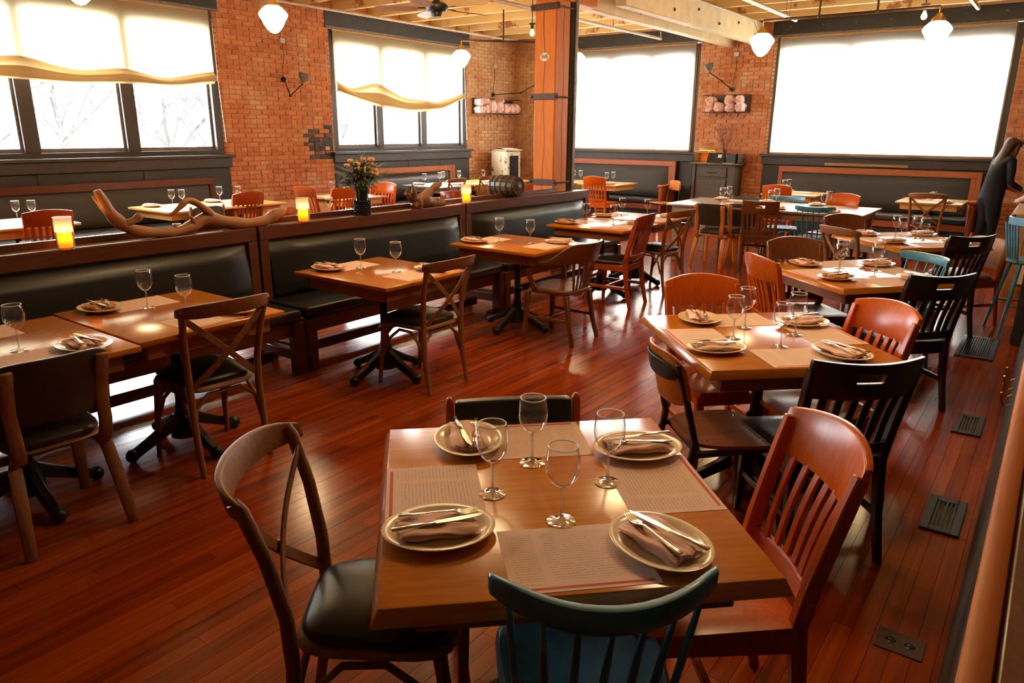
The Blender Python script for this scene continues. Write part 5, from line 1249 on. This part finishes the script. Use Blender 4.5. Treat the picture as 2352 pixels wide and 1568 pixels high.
# ------------------------------------------------------------------ wall racks, cabinets
def rack(label, loc, rz, L, D_, H, rolls, seed):
    r = thing('wall_rack', label, 'rack', loc, rz); r2 = random.Random(seed)
    MB().box(-L/2, L/2, -.02, 0, 0, H).build('back_board', M['cabinet_grey'], r, .004)
    for z in (.006, H): MB().tube([(-L/2, -.02, z), (-L/2, -D_, z), (L/2, -D_, z), (L/2, -.02, z)], .006, 6).build('wire_rail', M['rust'], r)
    for i in range(5): x = -L/2+L*i/4; MB().tube([(x, -.02, .006), (x, -D_, .006), (x, -D_, H)], .003, 5).build('wire', M['rust'], r)
    for i in range(6): x = -L/2+L*(i+.5)/6; MB().tube([(x, -.03, 0), (x, -.035, -.05), (x, -.06, -.075), (x, -.075, -.05)], .005, 5).build('hook', M['rust'], r)
    c, s = math.cos(rz), math.sin(rz)
    for i, (x, z, q) in enumerate(rolls):
        t = thing('napkin_roll', 'rolled pink napkin, %s in the wire rack %s' % (ROLLN[i], seed), 'napkin', (loc[0]+c*x+s*(D_*.5), loc[1]+s*x-c*(D_*.5), loc[2]+z), rz, 'rolled napkins in the wire racks')
        m = MB(); nn = 26; rings = []
        for rr, yv, lay in ((.0, -.125, 1), (.22, -.12, 1), (.4, -.112, 1), (.6, -.118, 1), (.78, -.105, 1), (.93, -.088, 1), (1, -.06, 0), (1.02, 0, 0), (.98, .07, 0), (.9, .085, 0), (0, .09, 0)):
            ring = []
            for k_ in range(nn):
                a = 2*PI*k_/nn; sp = .013*math.sin(a+14*rr+i)*lay; w = rr*q*(1+.07*math.sin(3*a+i)+.05*math.sin(5*a+2*i))
                ring.append(m.bm.verts.new((math.cos(a)*w, yv*D_/.24+sp+.006*math.sin(4*a+i)*lay, math.sin(a)*w)))
                if rr == 0: break
            rings.append(ring)
        for A, B in zip(rings, rings[1:]):
            for k_ in range(nn):
                j = (k_+1) % nn
                if len(A) == 1: m.bm.faces.new((A[0], B[j], B[k_]))
                elif len(B) == 1: m.bm.faces.new((A[k_], A[j], B[0]))
                else: m.bm.faces.new((A[k_], A[j], B[j], B[k_]))
        m.build('rolled_cloth', M['towel'], t, 0, 80)
ROLLN = ('first along', 'second along', 'third along', 'fourth along', 'fifth along', 'sixth along', 'seventh along', 'eighth along', 'ninth along', 'tenth along')
rack('wire rack of rolled pink napkins in the brick corner', (12.62, 9.89, 2.03), 0, 1.38, .24, .30, [(-.60, .075, .075), (-.60, .225, .07), (-.43, .085, .085), (-.43, .245, .065), (-.24, .14, .125), (0, .14, .115), (.06, .27, .06), (.24, .12, .10), (.42, .12, .10), (.60, .115, .095)], 'in the corner')
rack('wire rack of rolled pink napkins on the pier above the wooden cabinet', (13.44, 5.09, 2.04), -PI/2, .80, .24, .30, [(-.28, .20, .085), (-.29, .07, .07), (-.12, .09, .09), (.06, .215, .085), (.08, .08, .08), (.24, .22, .075), (.27, .09, .085)], 'on the pier')
hc = thing('wooden_cabinet', 'weathered grey-brown wooden cabinet with drawer before the brick pier', 'cabinet', (13.20, 5.11, 0))
MB().box(-.19, .20, -.40, .40, .10, 1.13).build('carcass', M['cabinet_grey'], hc, .006)
MB().box(-.24, .22, -.45, .45, 1.131, 1.165).build('top_board', M['cabinet_grey'], hc, .006)
MB().box(.18, .21, -.43, .43, 1.166, 1.34).build('gallery_back', M['bar_wood'], hc, .006)
for s in (-1, 1): MB().prism([(-.12, s*.42-.012), (.18, s*.42-.012), (.18, s*.42+.012), (-.12, s*.42+.012)], 1.166, 1.33).build('gallery_side', M['cabinet_grey'], hc, .02, 40, 3)
dr = MB().box(-.212, -.191, -.25, .30, .92, 1.09).build('drawer', M['cabinet_grey'], hc, .005); MB().tube([(-.213, -.07, 1.0), (-.235, -.05, .995), (-.235, .09, .995), (-.213, .11, 1.0)], .006, 6).build('handle', M['iron'], dr)
dd = MB().box(-.212, -.191, -.25, .30, .14, .88).build('door', M['cabinet_grey'], hc, .005); MB().box(-.216, -.2125, -.17, .22, .22, .78).build('door_panel', M['cabinet_grey'], dd, .004); MB().ball((-.225, -.21, .62), .014, 8).build('knob', M['iron'], dd)
for s in (-1, 1): MB().box(-.215, -.19, s*.365-.03, s*.365+.03, 0, 1.13).build('corner_post', M['cabinet_grey'], hc, .005)
MB().box(-.2, .2, -.4, .4, 0, .099).build('plinth', M['cabinet_grey'], hc, .004)
lp = thing('piano_lamp', 'small brass shaded lamp glowing on the wooden cabinet', 'lamp', (13.22, 5.30, 1.1655))
MB().lathe([(0, .0), (.06, .0), (.06, .012), (.012, .018), (.008, .05), (.008, .21), (0, .215)], 14).build('stand', M['brass'], lp)
m = MB(); nn = 10; g = [[m.bm.verts.new((-.06+math.cos(PI*k_/nn)*.045, yy, .205+math.sin(PI*k_/nn)*.045)) for k_ in range(nn+1)] for yy in (-.15, .15)]
for k_ in range(nn): m.bm.faces.new((g[0][k_], g[0][k_+1], g[1][k_+1], g[1][k_]))
for gg in g: m.bm.faces.new(gg)
m.build('half_round_shade', M['brass'], lp, 0, 40); MB().tube([(-.055, -.11, .226), (-.055, .11, .226)], .010, 8).build('tube_bulb', emit('warm_tube', (1, .55, .16), 24), lp)
tb = thing('tablet', 'dark tablet propped up on the wooden cabinet', 'tablet', (13.05, 5.11, 1.1655))
MB().box(-.008, .008, -.165, .165, 0, .20, Matrix.Rotation(R(28), 3, 'Y')).build('display', M['screen'], tb, .004); MB().box(-.0095, -.0085, -.10, -.03, .10, .16, Matrix.Rotation(R(28), 3, 'Y')).build('white_sticker', M['white_paper'], tb)
MB().box(.02, .10, -.06, .06, 0, .012).bar((.03, 0, .012), (.07, 0, .11), .05, .012).build('stand', M['black'], tb, .002)
bx = thing('black_box', 'small black planter box on the cabinet right of the tablet', 'box', (13.16, 4.83, 1.1655)); MB().box(-.08, .08, -.09, .09, 0, .16).build('box', M['black'], bx, .008)
for s in (-1, 1): MB().box(-.085, .085, s*.09-.006, s*.09+.006, .161, .17).build('rim', M['iron'], bx)
tw = thing('twig_vase', 'narrow vase of tall bare twigs on the wooden cabinet', 'vase', (13.27, 5.02, 1.1655)); MB().lathe([(0, .001), (.03, .001), (.035, .06), (.02, .13), (.022, .15), (0, .15)], 12).build('vessel', M['black'], tw)
m = MB(); r2 = random.Random(4)
for i in range(16):
    p = Vector((0, 0, .14)); d = Vector((r2.uniform(-.12, .05), r2.uniform(-.28, .50), 1)).normalized(); pts = [p]
    for k_ in range(6):
        d = (d+Vector((r2.uniform(-.15, .1), r2.uniform(-.2, .2), 0))).normalized(); p = p+d*.085; p.x = min(p.x, .1); pts.append(p)
        if k_ > 1: m.tube([p, p+Vector((r2.uniform(-.05, .02), r2.uniform(-.06, .06), .06))], .0018, 4)
    m.tube(pts, .003, 5, [1.3-.15*k_ for k_ in range(7)])
stuff(m.build('twigs', M['rust'], tw))
pp = thing('paper_sheet', 'white sheet of paper on the cabinet top', 'paper', (13.04, 4.86, 1.1655)); MB().box(-.06, .06, -.09, .09, 0, .003).build('sheet', M['white_paper'], pp)
mc = thing('metal_cabinet', 'chipped cream metal cabinet with glass door in the brick corner', 'cabinet', (12.54, 9.47, 0))
MB().box(-.24, .24, -.18, .21, .06, 1.30).build('body', M['enamel'], mc, .008); MB().box(-.26, .26, -.24, .23, 1.301, 1.325).build('top', M['enamel'], mc, .006)
d1 = MB().box(-.235, .235, -.205, -.182, .10, 1.28).build('door', M['enamel'], mc, .004); MB().box(-.15, .16, -.2075, -.2055, .20, 1.20).build('door_glass', M['screen'], d1); MB().ball((-.2, -.215, .7), .014, 8).build('knob', M['chrome'], d1)
for s in (-1, 1):
    for t in (-.16, .19): MB().box(s*.21-.02, s*.21+.02, t-.02, t+.02, 0, .06).build('foot', M['enamel'], mc)
lb = thing('linen_bundle', 'flat white linen bundle on top of the metal cabinet', 'linen', (12.54, 9.47, 1.3255)); m = MB()
sheet(m, 16, 8, lambda u, v: (-.2+.4*u, -.18+.34*v, .004+.028*abs(math.sin(5*u+2*v))*math.sin(PI*v))); m.build('cloth', M['white_paper'], lb, 0, 80)

# ------------------------------------------------------------------ right-hand side: counter, bar, stool, vents
ct = thing('wooden_counter', 'pale wooden service counter where the woman stands', 'counter', (10.3, -.1, 0))
MB().box(-1.15, 1.15, -.5, .46, .87, .92).build('counter_top', M['tan_wood'], ct, .01); MB().box(-1.08, 1.08, -.45, .40, .72, .869).build('apron', M['tan_wood'], ct, .005)
for x in (-1.04, 1.04):
    for y_ in (-.42, .36): MB().box(x-.05, x+.05, y_-.05, y_+.05, 0, .718).build('leg', M['tan_wood'], ct, .005)
MB().box(-1.0, 1.0, -.44, .32, .14, .17).build('low_shelf', M['tan_wood'], ct, .004)
ns = thing('napkin_pile', 'loose pile of pale pink napkins under the woman\'s hands', 'napkin', (10.85, .22, .9205)); m = MB()
for q in range(4): sheet(m, 14, 10, lambda u, v: (-.3+.6*u+.02*q, -.2+.4*v-.02*q, .006+.016*q+.014*math.sin(7*u+3*v+q)*math.sin(PI*v)-.03*max(0, v-.9)*q))
m.build('cloth', M['towel'], ns, 0, 80)
pt = thing('potted_herb', 'small green herb plant at the right edge by the brick wall', 'plant', (12.0, .12, .9205)); pt.location = (11.2, .02, .9205)
MB().lathe([(0, 0), (.05, 0), (.065, .11), (.06, .11), (0, .09)], 14).build('pot', M['white_plastic'], pt); m = MB(); r2 = random.Random(9)
for i in range(90): a = r2.uniform(0, 6.28); leaf(m, Vector((math.cos(a)*.03, math.sin(a)*.03, r2.uniform(.10, .38))), Vector((math.cos(a), math.sin(a), r2.uniform(0, 1))), r2.uniform(.05, .1), .014)
m.tube([(0, 0, .09), (0, 0, .36)], .006, 5); stuff(m.build('foliage', M['leaf'], pt, 0, 0))
bar = thing('bar_counter', 'dark bar counter with orange wooden edge along the right border', 'counter', (3.0, -.3, 0))
MB().box(-4.2, 4.2, -.30, .262, 1.035, 1.075).build('bar_top', M['brown_wood'], bar, .006)
MB().box(-4.2, 4.2, .263, .300, 1.025, 1.078).build('bar_edge', M['bar_wood'], bar, .008, 40, 2)
MB().hexa([(-4.18, .0, 0), (4.18, .0, 0), (4.18, .345, 0), (-4.18, .345, 0)], [(-4.18, 0, 1.02), (4.18, 0, 1.02), (4.18, .285, 1.02), (-4.18, .285, 1.02)]).build('front_panel', M['black'], bar, .004)
MB().box(4.19, 4.30, -.25, .42, 0, 1.03).build('end_post', M['black'], bar, .01)
for x in (.86, 1.02):
    for z in (.62, .54): MB().tube([(x, .315, z-.03), (x, .335, z-.042), (x, .352, z-.02), (x, .354, z+.012)], .0045, 6).ball((x, .354, z+.016), .009, 8).build('bag_hook', M['brass'], bar)
st_ = thing('blue_bar_stool', 'blue high-backed bar stool cut by the right edge', 'stool', (7.72, .10, 0), R(200))
MB().lathe([(0, .62), (.17, .62), (.185, .635), (.18, .655), (.10, .648), (0, .645)], 24).build('seat', M['pale_blue'], st_, 0, 50)
for sx in (-1, 1):
    for sy in (-1, 1): MB().tube([(sx*.20, sy*.20, 0), (sx*.11, sy*.11, .62)], .016, 8, [.9, 1.1]).build('leg', M['pale_blue'], st_)
    MB().tube([(sx*.16, -.16, .26), (sx*.16, .16, .26)], .010, 6).build('rung', M['pale_blue'], st_)
MB().board([-.2+.4*i/10 for i in range(11)], lambda x: 1.02, lambda x: .95, lambda x, z: -.20+.08*(x/.2)**2, .024).build('crest_rail', M['pale_blue'], st_, .006)
for i in range(5): x = -.15+.075*i; MB().tube([(x*.8, -.14, .64), (x, -.195, .955)], .009, 6).build('spindle', M['pale_blue'], st_)
gs = thing('wall_grille', 'narrow bronze grille on the dark panelling above the fourth window bench', 'grille', (XW-.06, 2.66, 1.19))
MB().box(-.006, 0, -.64, .64, -.022, .022).build('frame', M['tan_wood'], gs, .003)
for i in range(5): MB().box(-.009, -.0065, -.62, .62, -.017+.0078*i, -.0135+.0078*i).build('bar', M['brass'], gs)
def vent(label, x0, x1, y0, y1):
    r = thing('floor_vent', label, 'vent', ((x0+x1)/2, (y0+y1)/2, .0006), 0, 'floor vents in the right aisle'); a, b = (x1-x0)/2, (y1-y0)/2; f = .035
    MB().box(-a, a, -b, b, 0, .002).build('dark_base', M['screen'], r, 0, 0)
    for bx_ in ((-a, a, -b, -b+f), (-a, a, b-f, b), (-a, -a+f*1.4, -b+f, b-f), (a-f*1.4, a, -b+f, b-f)): MB().box(*bx_, .002, .012).build('frame_bar', M['iron'], r, .002)
    n = max(5, int((y1-y0-2*f)/.016)); w = (2*b-2*f)/n
    for i in range(n): MB().box(-a+f*1.4, a-f*1.4, -b+f+w*(i+.2), -b+f+w*(i+.75), .002, .010).build('louvre', M['iron'], r)
vent('large black floor vent near the blue stool', 6.55, 7.30, .19, .455); vent('small black floor vent in the middle of the right aisle', 4.755, 5.12, .125, .275); vent('black floor vent nearest the camera in the right aisle', 3.415, 3.79, .095, .25)
fb_ = thing('floor_outlet', 'brass floor outlet plate with two dark sockets', 'outlet', (2.51, .175, .0006)); MB().box(-.06, .06, -.075, .075, 0, .004).build('plate', M['rust'], fb_, .0015)
for s in (-1, 1): MB().lathe([(0, .0055), (.016, .0055), (.018, .004)], 12, (0, s*.03, 0)).build('socket', M['screen'], fb_)

# ------------------------------------------------------------------ the woman at the counter: faces -y
wm = thing('person', 'woman in black clothes with long brown hair leaning over the counter', 'person', (11.90, .72, 0), R(32))
def skin_mesh(name, joints, bones, mats, sub=2):
    me = bpy.data.meshes.new(name); me.from_pydata([j[0] for j in joints], bones, []); o = bpy.data.objects.new(name, me); COL.objects.link(o)
    md = o.modifiers.new('skin', 'SKIN'); md.use_smooth_shade = True; sd = o.modifiers.new('sub', 'SUBSURF'); sd.levels = sub; sd.render_levels = sub
    for i, j in enumerate(joints):
        v = me.skin_vertices[0].data[i]; rr = j[1]; v.radius = rr if isinstance(rr, tuple) else (rr, rr)
    me.skin_vertices[0].data[0].use_root = True
    bpy.context.view_layer.update()
    r = bpy.data.meshes.new_from_object(o.evaluated_get(bpy.context.evaluated_depsgraph_get())); bpy.data.objects.remove(o)
    r.materials.clear()
    for m_ in mats: r.materials.append(m_)
    for p in r.polygons: p.use_smooth = True
    return r
J = [((0, .02, .95), .165), ((0, .0, 1.08), .135), ((0, -.035, 1.22), .145), ((0, -.075, 1.35), .125), ((0, -.12, 1.43), .058), ((0, -.16, 1.49), .052)]
Bn = [(0, 1), (1, 2), (2, 3), (3, 4), (4, 5)]
for s in (-1, 1):
    i = len(J); J += [((s*.16, -.075, 1.36), .062), ((s*.205, -.07, 1.23), .054), ((s*.21, -.07, 1.09), .046), ((s*.18, -.21, 1.02), .038), ((s*.15, -.34, .968), .027), ((s*.14, -.40, .952), (.034, .017))]
    Bn += [(3, i), (i, i+1), (i+1, i+2), (i+2, i+3), (i+3, i+4), (i+4, i+5)]
    for f in range(4):
        k_ = len(J); fx = s*.14+(f-1.5)*.019; L = (.058, .072, .068, .052)[f]
        J += [((fx, -.44, .952), .0095), ((fx*1.02, -.44-L*.55, .954), .0085), ((fx*1.02, -.44-L, .940), .007)]; Bn += [(i+5, k_), (k_, k_+1), (k_+1, k_+2)]
    k_ = len(J); J += [((s*.105, -.405, .948), .0105), ((s*.085, -.435, .945), .0085)]; Bn += [(i+5, k_), (k_, k_+1)]
    i = len(J); J += [((s*.09, .03, .86), .115), ((s*.095, .0, .62), .088), ((s*.095, .03 if s > 0 else -.02, .47), .056), ((s*.095, .06 if s > 0 else .0, .28), .052), ((s*.095, .07 if s > 0 else .02, .10), .038), ((s*.095, .045 if s > 0 else -.005, .04), (.04, .036)), ((s*.097, -.08 if s > 0 else -.13, .025), (.036, .022))]
    Bn += [(0, i)]+[(i+q, i+q+1) for q in range(6)]
bme = skin_mesh('body', J, Bn, [M['cloth_black'], M['skin']])
for p in bme.polygons:
    c = p.center; p.material_index = 1 if (c.z > 1.44 or (c.y < -.25 and c.z < 1.1)) else 0
link('body', bme, wm)
HJ = [((0, -.252, 1.53), (.05, .06)), ((0, -.268, 1.58), (.066, .084)), ((0, -.265, 1.63), (.07, .088)), ((0, -.258, 1.67), (.052, .064))]
hm = skin_mesh('head', HJ, [(0, 1), (1, 2), (2, 3)], [M['skin']]); hd = link('head', hm, wm, (0, .085, -.01))
f = MB(); f.bar((0, -.352, 1.60), (0, -.366, 1.565), .018, .02, .024, .03); f.build('nose', M['skin'], hd, .005, 60, 2)
f = MB(); f.ball((0, -.343, 1.535), .019, 8, 1.1, .5, .4); f.build('mouth', M['flower'], hd, 0, 60)
for s in (-1, 1): MB().ball((s*.030, -.338, 1.602), .0115, 8).build('eye', M['screen'], hd, 0, 60)
hj = [((0, -.235, 1.675), (.078, .088)), ((0, -.20, 1.62), (.085, .075)), ((0, -.165, 1.54), (.09, .055)), ((0, -.125, 1.45), (.10, .045)), ((0, -.07, 1.36), (.095, .035)), ((0, -.03, 1.27), (.07, .02)),
      ((.072, -.245, 1.58), (.026, .055)), ((.085, -.22, 1.48), (.028, .042)), ((.09, -.20, 1.38), (.02, .03)), ((-.072, -.245, 1.58), (.026, .055)), ((-.085, -.22, 1.48), (.028, .042)), ((-.09, -.20, 1.38), (.02, .03))]
link('hair', skin_mesh('hair', hj, [(0, 1), (1, 2), (2, 3), (3, 4), (4, 5), (1, 6), (6, 7), (7, 8), (1, 9), (9, 10), (10, 11)], [M['hair']]), wm, (0, .085, -.01))

# every still-empty helper gets its final state
bpy.context.view_layer.update()
